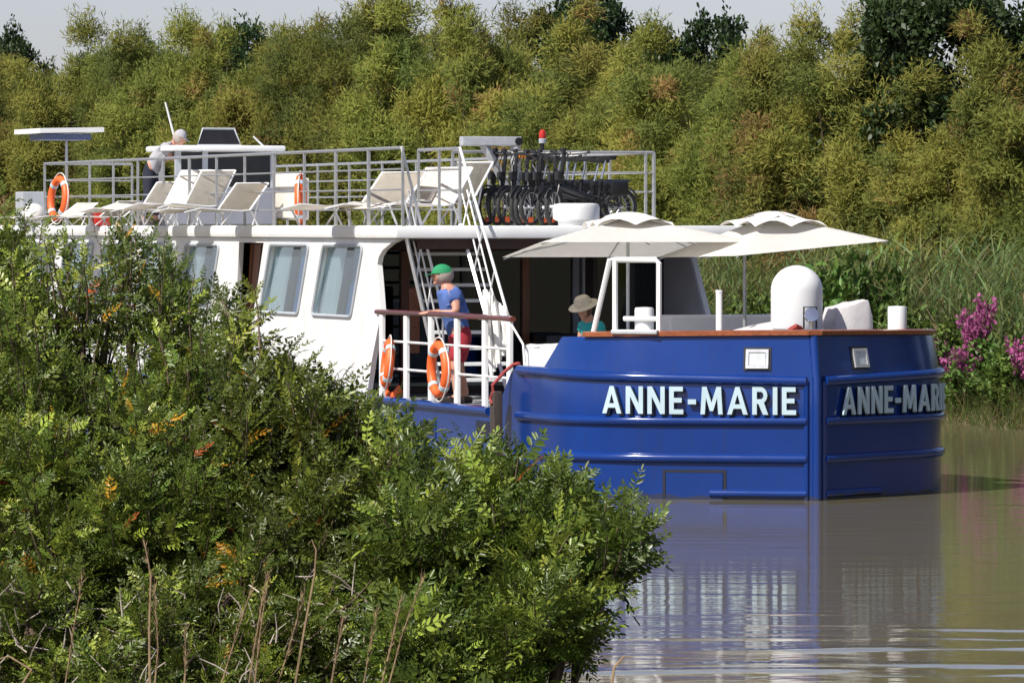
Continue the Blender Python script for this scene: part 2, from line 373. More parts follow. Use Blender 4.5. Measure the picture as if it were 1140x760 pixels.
def hull_n(s, side):
    d, y, nf, ns = plan(s); return Vector((nf, side * ns, 0))
def s_at(px, side, z):
    best = (1e9, 0)
    for s in np.linspace(0, 4.2, 841):
        p = hull(s, side, z); w = b2w(p.x, p.y, p.z); q = 570 + FPX * w.x / w.y
        if side > 0 and plan(s)[1] > 2.3: break
        if abs(q - px) < best[0]: best = (abs(q - px), s)
    return best[1]
def top_z(d): return float(np.interp(d, [0, 2.28, 2.72, 3.72, 4.3, 9, 36, 38.65], [1.95, 1.90, 1.475, 1.475, 0.97, 0.97, 1.02, 1.1]))
hb = MB(); ST = [s for s in SL if s > 0.0]
extra = np.linspace(0.02, 6, 120); ST = sorted(set([0.0] + list(extra) + [s for s in ST if s > 6]))
for side in (-1, 1):
    prevs = None
    for s in ST:
        d = plan(s)[0]; tz = top_z(d); lv = [-0.6, 0, 0.3, 0.6] + [0.6 + (tz - 0.6) * t for t in (0.3, 0.55, 0.8, 1)]
        col = [hb.bm.verts.new(hull(s, side, z)) for z in lv] + [hb.bm.verts.new(hull(s, side, z, -0.06 if s > 0.1 else -0.02)) for z in (tz, 0.6, -0.5)]
        if prevs:
            for k in range(len(col) - 1): hb.bm.faces.new((prevs[k], prevs[k + 1], col[k + 1], col[k]))
        prevs = col
bmesh.ops.remove_doubles(hb.bm, verts=hb.bm.verts[:], dist=0.0005)
hull_o = hb.build('hull', M['hull_blue'], barge, smooth=True, ang=28)
# half-round rubbing strakes round the bow and the upright stem bar with its welded edge bars
for z0, z1, r, s0, s1 in ((1.40, 1.47, 0.062, 0.13, 4.75), (0.934, 0.915, 0.058, 0.13, 4.75), (0.486, 0.485, 0.058, 0.13, 4.75), (0.075, 0.07, 0.05, 0.13, 1.28)):
    for side in (-1, 1):
        b = MB(); b.tube([hull(s, side, z0 + (z1 - z0) * min(1, s / 4.0), 0.0) for s in np.linspace(s0, s1 if side < 0 or z0 > 0.3 else 1.2, 48)], r, 10)
        b.build('strake', M['hull_blue'], barge, smooth=True, ang=50)
for side in (-1, 1):
    b = MB(); b.tube([hull(0.13, side, z) for z in (-0.3, 0.4, 1.0, 1.40)], 0.035, 8); b.build('strake', M['hull_blue'], barge, smooth=True)
b = MB(); b.tube([(-0.02 - 0.1 * max(0, (z - 1.42) / .55), 0, z) for z in (-0.5, 0.5, 1.0, 1.42, 1.7, 1.93)], 0.055, 12); b.build('stem_bar', M['hull_blue'], barge, smooth=True)
# varnished cap rail on the bulwark
pth = [hull(s, -1, top_z(plan(s)[0]) + 0.028, -0.03) for s in np.linspace(3.0, 0.02, 60)] + [hull(s, 1, top_z(plan(s)[0]) + 0.028, -0.03) for s in np.linspace(0.02, 3.3, 60)]
b = MB(); prevq = None
for i, p in enumerate(pth):
    t = (pth[min(i + 1, len(pth) - 1)] - pth[max(i - 1, 0)]); t.z = 0; t.normalize(); nn = Vector((t.y, -t.x, 0))
    q = [b.bm.verts.new(p + nn * a + Vector((0, 0, c))) for a, c in ((-.085, -.03), (.085, -.03), (.085, .018), (.06, .032), (-.06, .032), (-.085, .018))]
    if prevq:
        for k in range(6): b.bm.faces.new((prevq[k], prevq[(k + 1) % 6], q[(k + 1) % 6], q[k]))
    else: b.bm.faces.new(q)
    prevq = q
b.bm.faces.new(prevq[::-1]); cap = b.build('cap_rail', M['varnish'], barge, smooth=True)
# decks
def deck_poly(d0, d1, z, ins, name, m, t=0.05):
    ss = [s for s in ST if d0 <= plan(s)[0] <= d1]
    outl = [(hull(s, -1, 0.5, -ins).x, hull(s, -1, 0.5, -ins).y) for s in ss] + [(hull(s, 1, 0.5, -ins).x, hull(s, 1, 0.5, -ins).y) for s in reversed(ss)]
    MB().plate(outl, [], lambda a, c, tt: Vector((a, c, tt)), z - t, z).build(name, m, barge)
deck_poly(0.12, 38.4, 0.93, 0.075, 'deck', M['deck'])
# name letters standing off the plating, each with a dark back shifted as its painted drop shadow
def word(side, pxa, pxb, z0, z1):
    arc = lambda cx, cy, r, a0, a1, n=9: [(cx + r * math.cos(R(a)), cy + r * math.sin(R(a))) for a in np.linspace(a0, a1, n)]
    G = {'A': (.90, [(0, 0), (.36, 1), (.54, 1), (.90, 0), (.70, 0), (.625, .21), (.275, .21), (.20, 0)], [[(.33, .37), (.57, .37), (.45, .73)]]),
         'N': (.76, [(0, 0), (0, 1), (.2, 1), (.57, .36), (.57, 1), (.76, 1), (.76, 0), (.56, 0), (.19, .64), (.19, 0)], []),
         'E': (.62, [(0, 0), (0, 1), (.60, 1), (.60, .83), (.2, .83), (.2, .59), (.55, .59), (.55, .42), (.2, .42), (.2, .17), (.62, .17), (.62, 0)], []),
         '-': (.36, [(0, .36), (0, .54), (.36, .54), (.36, .36)], []), 'I': (.2, [(0, 0), (0, 1), (.2, 1), (.2, 0)], []),
         'M': (.98, [(0, 0), (.07, 1), (.27, 1), (.49, .42), (.71, 1), (.91, 1), (.98, 0), (.79, 0), (.74, .60), (.56, .12), (.42, .12), (.24, .60), (.19, 0)], []),
         'R': (.70, [(0, 0), (0, 1)] + arc(.36, .70, .30, 90, -60) + [(.70, 0), (.47, 0), (.27, .39), (.2, .39), (.2, 0)], [[(.2, .56), (.2, .83)] + arc(.36, .695, .135, 90, -90)])}
    txt = 'ANNE-MARIE'; tot = sum(G[c][0] for c in txt) + .20 * (len(txt) - 1)
    sa, sb = s_at(pxa, side, 1.17), s_at(pxb, side, 1.17)
    if side > 0: sb = sa + word.len
    else: word.len = abs(sa - sb)
    for nm, o0, o1, mt, dx, dz in (('name_letters', 0.046, 0.07, M['letters'], 0, 0), ('letter_shadow_back', 0.002, 0.043, M['shadow_and_seam'], 0.018, -0.02)):
        b = MB(); u = 0
        for c in txt:
            w, outl, holes = G[c]
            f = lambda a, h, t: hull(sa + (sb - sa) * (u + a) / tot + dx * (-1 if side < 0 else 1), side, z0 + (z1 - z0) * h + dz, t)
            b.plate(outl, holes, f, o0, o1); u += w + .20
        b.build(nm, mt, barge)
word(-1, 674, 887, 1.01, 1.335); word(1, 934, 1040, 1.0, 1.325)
# bow lights, and the service hatch low on the plating
def hull_rect(s0, w, z0, h, side, out): return [hull(s0 + a, side, z, out) for a, z in ((-w / 2, z0 - h / 2), (w / 2, z0 - h / 2), (w / 2, z0 + h / 2), (-w / 2, z0 + h / 2))]
def hull_slab(b, s0, w, z0, h, side, o0, o1):
    P, Q = hull_rect(s0, w, z0, h, side, o0), hull_rect(s0, w, z0, h, side, o1)
    p = [b.bm.verts.new(x) for x in P]; q = [b.bm.verts.new(x) for x in Q]
    b.bm.faces.new(p[::-1]); b.bm.faces.new(q)
    for k in range(4): b.bm.faces.new((p[k], p[(k + 1) % 4], q[(k + 1) % 4], q[k]))
for side, px in ((-1, 843), (1, 957)):
    s0 = s_at(px, side, 1.66)
    b = MB(); hull_slab(b, s0, 0.33, 1.665, 0.27, side, -0.01, 0.012); L_ = b.build('bow_light', M['black'], barge)
    b = MB()
    for da, dz, w, h in ((0, .095, .27, .035), (0, -.095, .27, .035), (.118, 0, .035, .16), (-.118, 0, .035, .16)): hull_slab(b, s0 + da, w, 1.665 + dz, h, side, 0.0, 0.034)
    b.build('light_frame', M['alu'], L_)
    b = MB(); hull_slab(b, s0, 0.19, 1.665, 0.15, side, 0.0, 0.022); b.build('lens', M['lens'], L_)
sh = s_at(773, -1, 0.15)
b = MB()
for da, dz, w, h in ((0, .335, .76, .034), (-.365, .15, .034, .36), (.365, .15, .034, .36), (0, .01, .74, .03)): hull_slab(b, sh + da, w, dz, h, -1, -0.005, 0.008)
b.build('hatch_seam', M['shadow_and_seam'], barge)
b = MB(); hull_slab(b, sh, 0.68, 0.15, 0.33, -1, -0.004, 0.016); b.build('service_hatch', M['hull_blue'], barge)
# scuppers / portholes in the low side
for px in (477, 539):
    x, y, z = loc(px, 478, y=-2.52)
    b = MB(); b.box((x, -2.52, z + .02), (0.62, 0.03, 0.26), bev=0.01); o = b.build('porthole', M['hull_blue'], barge)
    b = MB(); b.box((x, -2.528, z + .02), (0.52, 0.03, 0.18), bev=0.008); b.build('glass', M['shadow_and_seam'], o)
for k in range(7):
    x = -12.6 - 3.2 * k
    b = MB(); b.box((x, -2.52, 0.62), (0.62, 0.03, 0.26), bev=0.01); o = b.build('porthole', M['hull_blue'], barge)
    b = MB(); b.box((x, -2.528, 0.62), (0.52, 0.03, 0.18), bev=0.008); b.build('glass', M['shadow_and_seam'], o)
b = MB(); b.tube([(x, -2.525, 0.93) for x in np.linspace(-4.6, -36, 30)], 0.055, 8); b.build('strake', M['hull_blue'], barge, smooth=True)

# deckhouse
WY = -2.44
wins = []
def para(xl, xr, zt, zb, sh): return [(xl, zt), (xr, zt), (xr - sh, zb), (xl - sh, zb)]
def rounded(pts, r=0.09, n=4):
    out = []
    for i, p in enumerate(pts):
        p = Vector((*p, 0)); a = (Vector((*pts[i - 1], 0)) - p).normalized(); c = (Vector((*pts[(i + 1) % len(pts)], 0)) - p).normalized()
        for k in range(n + 1):
            t = k / n; q = p + a * r * (1 - t) ** 2 + c * r * t ** 2; out.append((q.x, q.y))
    return out
for xl, xr in ((-14.5, -12.6), (-11.92, -10.1)): wins.append(para(xl, xr, 2.965, 2.0, 0.55))
for k in range(8): wins.append(para(-19.0 - 2.45 * k, -17.15 - 2.45 * k, 2.95, 2.0, 0.55))
doorp = [(-16.12, 2.99), (-14.86, 2.99), (-15.9, 1.0), (-16.5, 1.0)]
outer = [(-38, 0.95), (-9.95, 0.95), (-9.72, 1.45), (-9.31, 2.09), (-9.4, 2.45), (-9.48, 2.72), (-9.42, 2.82), (-9.25, 2.91), (-8.9, 3.0), (-8.5, 3.06), (-38, 3.06)]
MB().plate(outer, [rounded(w) for w in wins] + [doorp], lambda a, c, t: Vector((a, t, c)), WY, WY + 0.07).build('side_wall', M['wall_white'], barge)
outp = [(-38, 0.95), (-9.25, 0.95), (-9.71, 1.96), (-10.33, 2.82), (-10.5, 3.06), (-38, 3.06)]
MB().plate(outp, [], lambda a, c, t: Vector((a, t, c)), 2.36, 2.43).build('side_wall', M['white'], barge)
MB().plate([(-11.35, 0.95), (-9.27, 0.95), (-9.73, 1.96), (-10.35, 2.82), (-10.5, 3.05), (-11.35, 3.05)], [], lambda a, c, t: Vector((a, t, c)), 2.335, 2.357).build('shaded_lining', M['shaded_lining'], barge)  # sheet added inside the white wing, its shade put into the colour
for w in wins:
    fr = MB(); pts = rounded(w, 0.09); fr.tube([Vector((a, WY - 0.004, c)) for a, c in pts], 0.028, 6, closed=True); f = fr.build('window', M['frame_grey'], barge, smooth=True)
    MB().plate(rounded([(a + (0.02 if i in (0, 3) else -0.02), c) for i, (a, c) in enumerate(w)]), [], lambda a, c, t: Vector((a, t + (c - w[2][1]) * 0.06, c)), WY + 0.012, WY + 0.018).build('pane', M['glass'], f)
    xl, xr, zt, zb = w[0][0], w[1][0], w[0][1], w[2][1]; shv = xl - w[3][0]; wd = xr - xl
    b = MB()                                                                   # pale curtain drawn over the aft half, hanging in folds
    n = 36; top = []; bot = []
    for i in range(n + 1):
        t = i / n; y = WY + 0.11 + 0.025 * math.sin(t * 34 + xl); top.append(b.bm.verts.new((xl - 0.1 + t * wd * 0.47, y, zt + .05))); bot.append(b.bm.verts.new((xl - shv - 0.1 + t * wd * 0.47, y, zb - .05)))
    for i in range(n): b.bm.faces.new((top[i], top[i + 1], bot[i + 1], bot[i]))
    b.build('curtain', M['curtain'], f, smooth=True)
    b = MB(); b.plate(para(xl + wd * .66, xl + wd * 1.02, zt, zb, shv), [], lambda a, c, t: Vector((a, t, c)), WY + 0.10, WY + 0.105); b.build('sky_reflection', M['sky_reflection'], f)  # blue sheet coloured as the sky's reflection in the glass
    b = MB(); b.plate(para(xl + wd * .49, xl + wd * .67, zt, zb, shv), [], lambda a, c, t: Vector((a, t, c)), WY + 0.066, WY + 0.078); b.build('gap_shade', M['black'], f)  # black strip painting the unlit gap beside the curtain
b = MB(); b.plate([(a, c) for a, c in ((-16.1, 2.97), (-14.88, 2.97), (-15.9, 1.02), (-16.48, 1.02))], [], lambda a, c, t: Vector((a, t, c)), WY + 0.16, WY + 0.2); dr = b.build('door', M['door_wood'], barge)
b = MB()
for t in (0.15, 0.5, 0.85):
    b.tube([(-16.1 + 1.22 * t, WY + 0.155, 2.95), (-16.48 + 0.58 * t, WY + 0.155, 1.05)], 0.012, 5)
b.build('moulding', M['dark_wood'], dr)
# bulkheads and floor that keep the cabin dark
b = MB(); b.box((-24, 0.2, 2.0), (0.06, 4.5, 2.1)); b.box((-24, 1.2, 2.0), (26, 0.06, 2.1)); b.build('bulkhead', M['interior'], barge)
b = MB(); b.box((-37.97, 0, 2.0), (0.06, 4.8, 2.1)); b.build('stern_wall', M['white'], barge)
# roof slab with rounded edge, wooden veranda ceiling under its forward end
b = MB(); b.box((-23.2, 0, 3.15), (29.5, 5.02, 0.17), bev=0.05); b.build('roof', M['white'], barge, smooth=True)
b = MB(); b.box((-10.0, 0, 3.046), (2.9, 4.66, 0.03)); b.build('veranda_ceiling', M['dark_wood'], barge)
b = MB(); b.box((-8.62, 0, 2.99), (0.1, 4.3, 0.13), bev=0.01); b.build('ceiling_beam', M['dark_wood'], barge)
# glazed front under the veranda
FX = -11.4
def fy(px): return loc(px, 300, x=FX)[1]
ys_ = [-2.32, fy(450), fy(584), fy(640), fy(651.5), fy(700), fy(738)]
fw_ = MB()
fw_.box((FX, 0, 0.98), (0.1, 4.66, 0.08)); fw_.box((FX, 0, 2.97), (0.1, 4.66, 0.14))
front = fw_.build('glazed_front', M['dark_wood'], barge)
for y, w, mt in ((fy(450), .12, 'door_wood'), (fy(584), .10, 'door_wood'), (fy(640), .09, 'greypanel'), (fy(651.5), .12, 'frame_grey'), (fy(702), .07, 'black'), (fy(738), .1, 'black'), (fy(515), .05, 'black')):
    b = MB(); b.box((FX + 0.01, y, 1.96), (0.11, w, 1.84)); b.build('post', M[mt], front)
for ya, yb in zip([-2.3, fy(450), fy(584), fy(651.5), fy(702)], [fy(450), fy(584), fy(640), fy(702), fy(738)]):
    b = MB(); b.box((FX, (ya + yb) / 2, 1.96), (0.012, yb - ya - 0.1, 1.86)); b.build('pane', M['dark_glass'], front)
def hang(ya, yb, x, mt):
    b = MB(); n = max(8, int((yb - ya) * 40)); top = []; bot = []
    for i in range(n + 1):
        y = ya + (yb - ya) * i / n; xx = x + 0.03 * math.sin(i * 1.5); top.append(b.bm.verts.new((xx, y, 2.9))); bot.append(b.bm.verts.new((xx, y + 0.02 * math.sin(i), 1.03)))
    for i in range(n): b.bm.faces.new((top[i], top[i + 1], bot[i + 1], bot[i]))
    b.build('curtain', M[mt], front, smooth=True)
hang(fy(612), fy(636), FX - 0.12, 'green_curtain'); hang(fy(656), fy(672), FX - 0.12, 'green_curtain'); hang(fy(704), fy(722), FX - 0.12, 'green_curtain'); hang(fy(545), fy(560), FX - 0.12, 'green_curtain')
# black sofa back glimpsed inside, red-brown panel by the ladder
b = MB(); b.box((FX + 0.5, fy(610), 1.35), (0.6, 0.62, 0.8), bev=0.06); b.build('sofa_back', M['black'], barge, smooth=True)
b = MB(); b.box((FX + 0.6, fy(442) + .05, 1.95), (0.05, 0.16, 0.9), bev=0.02); b.build('door_leaf', M['orange'] if False else M['varnish'], barge)

# side rail round the foredeck: white flat posts, two thin rails, mahogany top
RY = -2.44
rx = [loc(p, 400, y=RY)[0] for p in (425.5, 452.5, 480, 509, 540, 567.5)]
rail = MB(); rail.tube([(loc(420, 350, y=RY)[0], RY, 2.09), (-6.7, RY, 2.10), (loc(571, 350, y=RY)[0], RY, 2.085)], 0.045, 8)
for v in rail.bm.verts: v.co.z = 2.09 + (v.co.z - 2.09) * 0.8
rail = rail.build('side_rail', M['mahogany'], barge, smooth=True)
for x in rx:
    b = MB(); b.box((x, RY, 1.5), (0.13, 0.05, 1.11), bev=0.008); b.build('post', M['white'], rail)
for z in (1.71, 1.35):
    b = MB(); b.tube([(rx[0], RY, z), (rx[-1], RY, z)], 0.018, 6); b.build('rung', M['white'], rail)
b = MB(); b.tube([(rx[-1], RY, 2.05), (rx[-1] + .45, RY + .02, 1.78), (rx[-1] + .5, RY + .02, 1.5)], 0.014, 6); b.build('rung', M['white'], rail)
# white chest with a canvas cover behind the step of the bulwark
b = MB(); b.box((-3.2, -2.1, 1.36), (1.1, 0.5, 0.84), bev=0.05)
bmesh.ops.subdivide_edges(b.bm, edges=b.bm.edges[:], cuts=3, use_grid_fill=True)
for v in b.bm.verts: v.co += Vector((random.uniform(-.012, .012), random.uniform(-.012, .012), random.uniform(-.015, .015)))
b.build('covered_locker', M['white'], barge, smooth=True)
# upper deck rails
UZ = [4.26, 3.98, 3.71, 3.45]; DZ = 3.235
def rail_run(pts, zs, posts, name='upper_rail', r=0.017, thick=()):
    b = MB(); b.tube([(x, y, zs[0]) for x, y in pts], 0.022, 8); o = b.build(name, M['steel'], barge, smooth=True)
    for z in zs[1:]:
        b = MB(); b.tube([(x, y, z) for x, y in pts], r * .8, 6); b.build('bar', M['steel'], o, smooth=True)
    for i, (x, y) in enumerate(posts):
        b = MB(); b.box((x, y, (zs[0] + DZ) / 2), (0.075 if i in thick else 0.045, 0.03, zs[0] - DZ)); b.build('post', M['steel'], o)
    return o
UY = -2.4
up = [-8.5 - 1.495 * k for k in range(14)]
rail_run([(up[0], UY), (up[-1], UY)], UZ, [(x, UY) for x in up], thick=(1, 2, 7, 8))
rail_run([(up[-1], UY), (up[-1], -0.9)], UZ, [(up[-1], -0.9)])
rail_run([(-10.6, -1.5), (-8.82, -1.5)], UZ, [(-10.6, -1.5), (-9.7, -1.5), (-8.82, -1.5)])
rail_run([(-11.83, -0.6), (-11.83, 2.35)], UZ[:3], [(-11.83, y) for y in (-0.6, 0.35, 1.35, 2.25, 2.37)], thick=(4,))
rail_run([(-11.83, 2.37), (-37, 2.37)], UZ[:3], [(-11.83 - 1.8 * k, 2.37) for k in range(1, 15)])
# ship's ladder down to the foredeck, between the two rail ends
def lp(px, py, y): v = loc(px, py, y=y); return Vector(v)
for top, bot, s0_, s1_ in (((447, 163.5, -2.42), (493, 345, -1.72), (452, 262, -2.36), (494, 446, -1.66)), ((512, 164, -1.5), (564, 346, -1.3), (513, 250, -1.5), (566, 440, -1.25))):
    A, B_ = lp(*top), lp(*bot); P, Q = lp(*s0_), lp(*s1_)
    b = MB(); b.tube([A, B_], 0.02, 8); hr = b.build('ladder_handrail', M['white'], barge, smooth=True)
    b = MB(); b.tube([A.lerp(B_, .18) + Vector((-.05, 0, -.18)), B_ + Vector((-.12, 0, -.35))], .013, 6); b.tube([A.lerp(B_, .1) + Vector((-.1, 0, -.4)), B_ + Vector((-.2, 0, -.6))], .012, 6)
    for t in (.25, .5, .75): b.tube([A.lerp(B_, t), P.lerp(Q, max(0, t - .22))], .011, 5)
    b.tube([B_, Q + Vector((0, 0, .1))], .016, 6); b.build('rung', M['white'], hr, smooth=True)
    b = MB(); b.tube([P, Q], .03, 4); b.build('ladder_stringer', M['alu'], barge)
for k in range(9):
    t = (k + 0.6) / 9.6; x, z = -10.2 + 1.5 * t, 2.98 - 2.0 * t
    b = MB(); b.box((x, -1.25, z), (0.24, 0.95, 0.045), bev=0.006); b.build('ladder_tread', M['white'], barge)
# wheelhouse, its raised hatch and the two whip aerials
wx, wy = -25.2, 0.35
b = MB()
ax = [loc(p, 210, x=wx)[1] for p in (181, 298)]
cy = sum(ax) / 2; wd = ax[1] - ax[0]
b.box((wx, cy, 3.55), (1.3, wd - .12, 0.6), bev=0.02); wh = b.build('wheelhouse', M['greypanel'], barge)
b = MB(); b.box((wx, cy, 4.48), (1.7, wd + .12, 0.09), bev=0.035); b.build('roof', M['white'], wh, smooth=True)
for sx in (-.6, .6):
    for y in (ax[0] + .09, ax[1] - .09, cy - .35):
        b = MB(); b.box((wx + sx, y, 4.14), (0.08, 0.09, 0.62)); b.build('pillar', M['frame_grey'], wh)
b = MB(); b.box((wx + .6, cy, 4.14), (0.012, wd - .28, 0.56)); b.build('windscreen', M['black'], wh)
b = MB(); yl, yr = loc(214, 160, x=wx)[1], loc(262, 160, x=wx)[1]; yt0, yt1 = loc(223, 147, x=wx)[1], loc(258, 147, x=wx)[1]
b.plate([(yl, 4.53), (yr, 4.53), (yt1, 4.80), (yt0, 4.80)], [], lambda a, c, t: Vector((wx + .3 + t - (c - 4.53) * .6, a, c)), -0.02, 0.02); hp = b.build('roof_hatch', M['black'], wh)
b = MB(); b.tube([Vector((wx + .31 - (c - 4.53) * .6, a, c)) for a, c in ((yl, 4.53), (yr, 4.53), (yt1, 4.80), (yt0, 4.80))], 0.022, 6, closed=True); b.build('hatch_frame', M['frame_grey'], hp)
for (pa, pya, pb, pyb) in ((198, 164, 184, 114), (301, 167, 282, 152)):
    _, y0_, z0_ = loc(pa, pya, x=wx); _, y1_, z1_ = loc(pb, pyb, x=wx)
    b = MB(); b.tube([(wx, y0_, z0_ - .05), (wx, y1_, z1_)], [0.022, 0.014], 6); b.build('aerial', M['white'], barge)
# solar panel on its thin pole near the stern end of the rail
sx = -29.5
_, ya, za = loc(25, 150, x=sx); _, yb, zb = loc(106, 147, x=sx)
ym = (ya + yb) / 2
b = MB(); b.plate([(-.75, ya + .04), (.75, ya + .12), (.75, yb - .04), (-.75, yb - .12)], [], lambda a, c, t: Vector((sx + a, c, za + .05 + t + (c - ya) * 0.02)), -0.035, 0.045); sp = b.build('solar_panel', M['white'], barge)
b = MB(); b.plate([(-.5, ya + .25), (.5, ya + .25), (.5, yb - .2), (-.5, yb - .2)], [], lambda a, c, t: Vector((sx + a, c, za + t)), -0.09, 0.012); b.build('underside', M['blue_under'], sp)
_, yp, _z = loc(74, 200, x=sx)
b = MB(); b.tube([(sx, yp, DZ), (sx, yp, za)], [0.035, 0.022], 8); b.build('pole', M['alu'], sp)
# davit crane
cx = -11.5
def cpt(px, py, x=cx): v = loc(px, py, x=x); return Vector((x, v[1], v[2]))
b = MB(); y0 = cpt(513, 156).y; y1 = cpt(579, 155).y
b.box((cx, (y0 + y1) / 2, 4.40), (0.15, y1 - y0, 0.13), bev=0.015); cr = b.build('davit', M['alu'], barge)
b = MB(); b.tube([cpt(537, 158), cpt(560, 200), cpt(566, 222)], 0.065, 4); b.build('strut', M['alu'], cr)
b = MB(); p = cpt(574, 160); b.tube([(cx, p.y, 4.36), (cx, p.y, DZ)], 0.07, 12); b.build('column', M['alu'], cr, smooth=True)
b = MB(); p = cpt(575.5, 153.5); b.tube([(cx + .03, p.y, 4.40), (cx + .095, p.y, 4.40)], 0.055, 14); b.build('sheave', M['black'], cr)
b = MB(); p = cpt(580, 173); b.box((cx + .06, p.y, p.z), (0.1, 0.17, 0.09), bev=0.03); b.box((cx + .06, p.y, p.z), (0.06, 0.24, 0.05), bev=0.02); b.build('warning_lamp', M['amber'], cr)
# mast with a red lamp behind the bicycles
p = cpt(604, 150, -11.9)
b = MB(); b.tube([(p.x, p.y, DZ), (p.x, p.y, p.z - .12)], 0.028, 8); ml = b.build('lamp_mast', M['black'], barge)
b = MB(); b.lathe([(.05, -.12), (.055, -.06), (.05, -.055), (.0, -.055)][:3], 14, p); b.build('lamp_base', M['frame_grey'], ml)
b = MB(); b.lathe([(.048, -.05), (.052, .0), (.04, .05), (.015, .07)], 14, p); b.build('lamp', M['red'], ml, smooth=True)
# white drum (raft canister) on the roof edge
p = loc(643, 248, x=-8.75)
b = MB(); b.lathe([(.24, DZ), (.25, DZ + .06), (.31, DZ + .085), (.315, DZ + .24), (.30, DZ + .285), (.22, DZ + .30)], 28, (-8.8, p[1], 0)); b.build('raft_canister', M['white'], barge, smooth=True)
# grey-lidded box and round white cover at the far left of the deck
q = loc(39, 228, x=-28.6)
b = MB(); b.box((-28.8, q[1] - .02, 3.52), (0.5, 0.42, 0.56), bev=0.02); b.build('deck_box', M['frame_grey'], barge)
q = loc(38, 237, x=-28.2)
b = MB(); bmesh.ops.create_uvsphere(b.bm, u_segments=20, v_segments=14, radius=0.19, matrix=Matrix.Translation((-28.2, q[1], 3.42)) @ Matrix.Diagonal((1, 1.05, .95, 1))); b.build('round_cover', M['offwhite'], barge, smooth=True)
# foredeck fittings ---------------------------------------------------------
def bulw(px, z): s = s_at(px, -1 if px < 909 else 1, z); return s, (-1 if px < 909 else 1)
# boarding-gate frame of white tube on a plate let into the cap rail
s1, _ = bulw(684, 1.95); s2, _ = bulw(733, 1.95)
A = hull(s1, -1, 1.95, -.02); B_ = hull(s2, -1, 1.95, -.02); inn = -hull_n(s1, -1)
zt = 2.83
b = MB(); b.tube([A, A + Vector((0, 0, zt - 1.95))], 0.035, 8); b.tube([B_, B_ + Vector((0, 0, zt - 1.99)), B_ + Vector((0, 0, zt - 1.95)) + (A - B_) * .06, A + Vector((0, 0, zt - 1.95)), A + Vector((0, 0, zt - 1.95)) - (B_ - A) * .12, hull(bulw(657, 1.95)[0], -1, 1.95, -.05)], 0.035, 8)
gf = b.build('gate_frame', M['white'], barge, smooth=True)
b = MB(); b.tube([A + Vector((0, 0, .18)) + (B_ - A) * .2, B_ + Vector((0, 0, .18))], 0.03, 8); b.build('cross_bar', M['white'], gf)
mid = (A + B_) / 2; ang = math.atan2((B_ - A).y, (B_ - A).x)
b = MB(); b.box((mid.x, mid.y, 1.975), (0.58, 0.24, 0.05), bev=0.012, rz=ang); b.build('sill_plate', M['alu'], barge)
for px in (713, 1011):
    s, sd = bulw(px, 1.95); 
    if sd > 0: s = s_at(1011, 1, 1.95)
    p = hull(s, sd, 1.95, -.16)
    b = MB(); b.lathe([(.115, 1.9), (.115, 2.24), (.105, 2.262), (.02, 2.268)], 24, (p.x, p.y, 0)); bo = b.build('bollard', M['white'], barge, smooth=True)
# satellite dome on a short pedestal
p = loc(887, 330, x=-1.3)
prof = [(.20, 1.0), (.20, 1.95), (.30, 2.0), (.312, 2.06), (.312, 2.46)] + [(.312 * math.cos(a), 2.46 + .30 * math.sin(a)) for a in np.linspace(.15, 1.5, 10)]
b = MB(); b.lathe(prof, 36, (-1.3, p[1], 0)); b.build('satellite_dome', M['white'], barge, smooth=True)
# windlass / searchlight at the stem
p = loc(903, 350, x=-0.42)
b = MB(); b.box((-.42, p[1], 1.99), (.2, .26, .05), bev=.01); b.tube([(-.42, p[1], 2.0), (-.42, p[1], 2.12)], .03, 8); wl = b.build('searchlight', M['chrome'], barge)
b = MB(); b.lathe([(.05, -.07), (.085, .0), (.085, .06), (.03, .065)], 16, (-.42, p[1], 2.17), Matrix.Rotation(R(75), 3, 'Y') @ Matrix.Rotation(R(15), 3, 'X')); b.build('lamp_head', M['chrome'], wl, smooth=True)
b = MB(); b.tube([(-.5, p[1] + .1, 2.0), (-.5, p[1] + .1, 2.27), (-.5, p[1] - .06, 2.27), (-.5, p[1] - .06, 2.0)], .012, 6); b.tube([(-.5, p[1] + .1, 2.14), (-.5, p[1] - .06, 2.14)], .01, 6); b.build('lamp_guard', M['black'], wl)
b = MB(); b.tube([(-.35, p[1] - .16, 2.02), (-.30, p[1] - .24, 2.05), (-.36, p[1] - .3, 2.0), (-.42, p[1] - .22, 2.03), (-.36, p[1] - .14, 2.0)], .03, 7); b.build('rope_coil', M['rope'], wl, smooth=True)
# grey-white tarpaulins: one peaked beside the dome, one low over the hatch
def tarp(name, pts, cx_, cy_, seed, zb=1.5):
    b = MB(); r = random.Random(seed); n = 30
    rows = []
    for j, (k, z) in enumerate(((1.0, 0), (1.0, .35), (.96, .75), (.8, .98), (.0, 1.0))):
        row = []
        for i in range(n):
            a = 2 * math.pi * i / n; c, s = math.cos(a), math.sin(a)
            sq = 1 / max(abs(c), abs(s)) ** 0.75
            x, y = c * sq * pts[0] * k, s * sq * pts[1] * k
            hz = pts[2] + pts[3] * (y / pts[1]) + pts[4] * x / pts[0]
            row.append(b.bm.verts.new((cx_ + x * (1 + .03 * math.sin(5 * a + j)), cy_ + y * (1 + .04 * math.sin(7 * a + seed)), zb + (hz - zb) * z + (r.uniform(-.012, .012) if j else 0))))
        rows.append(row)
    for Ar, Br in zip(rows, rows[1:]):
        for i in range(n): b.bm.faces.new((Ar[i], Ar[(i + 1) % n], Br[(i + 1) % n], Br[i]))
    bmesh.ops.remove_doubles(b.bm, verts=b.bm.verts[:], dist=.001)
    return b.build(name, M['tarp'], barge, smooth=True, ang=60)
pr = loc(942, 350, x=-1.6)
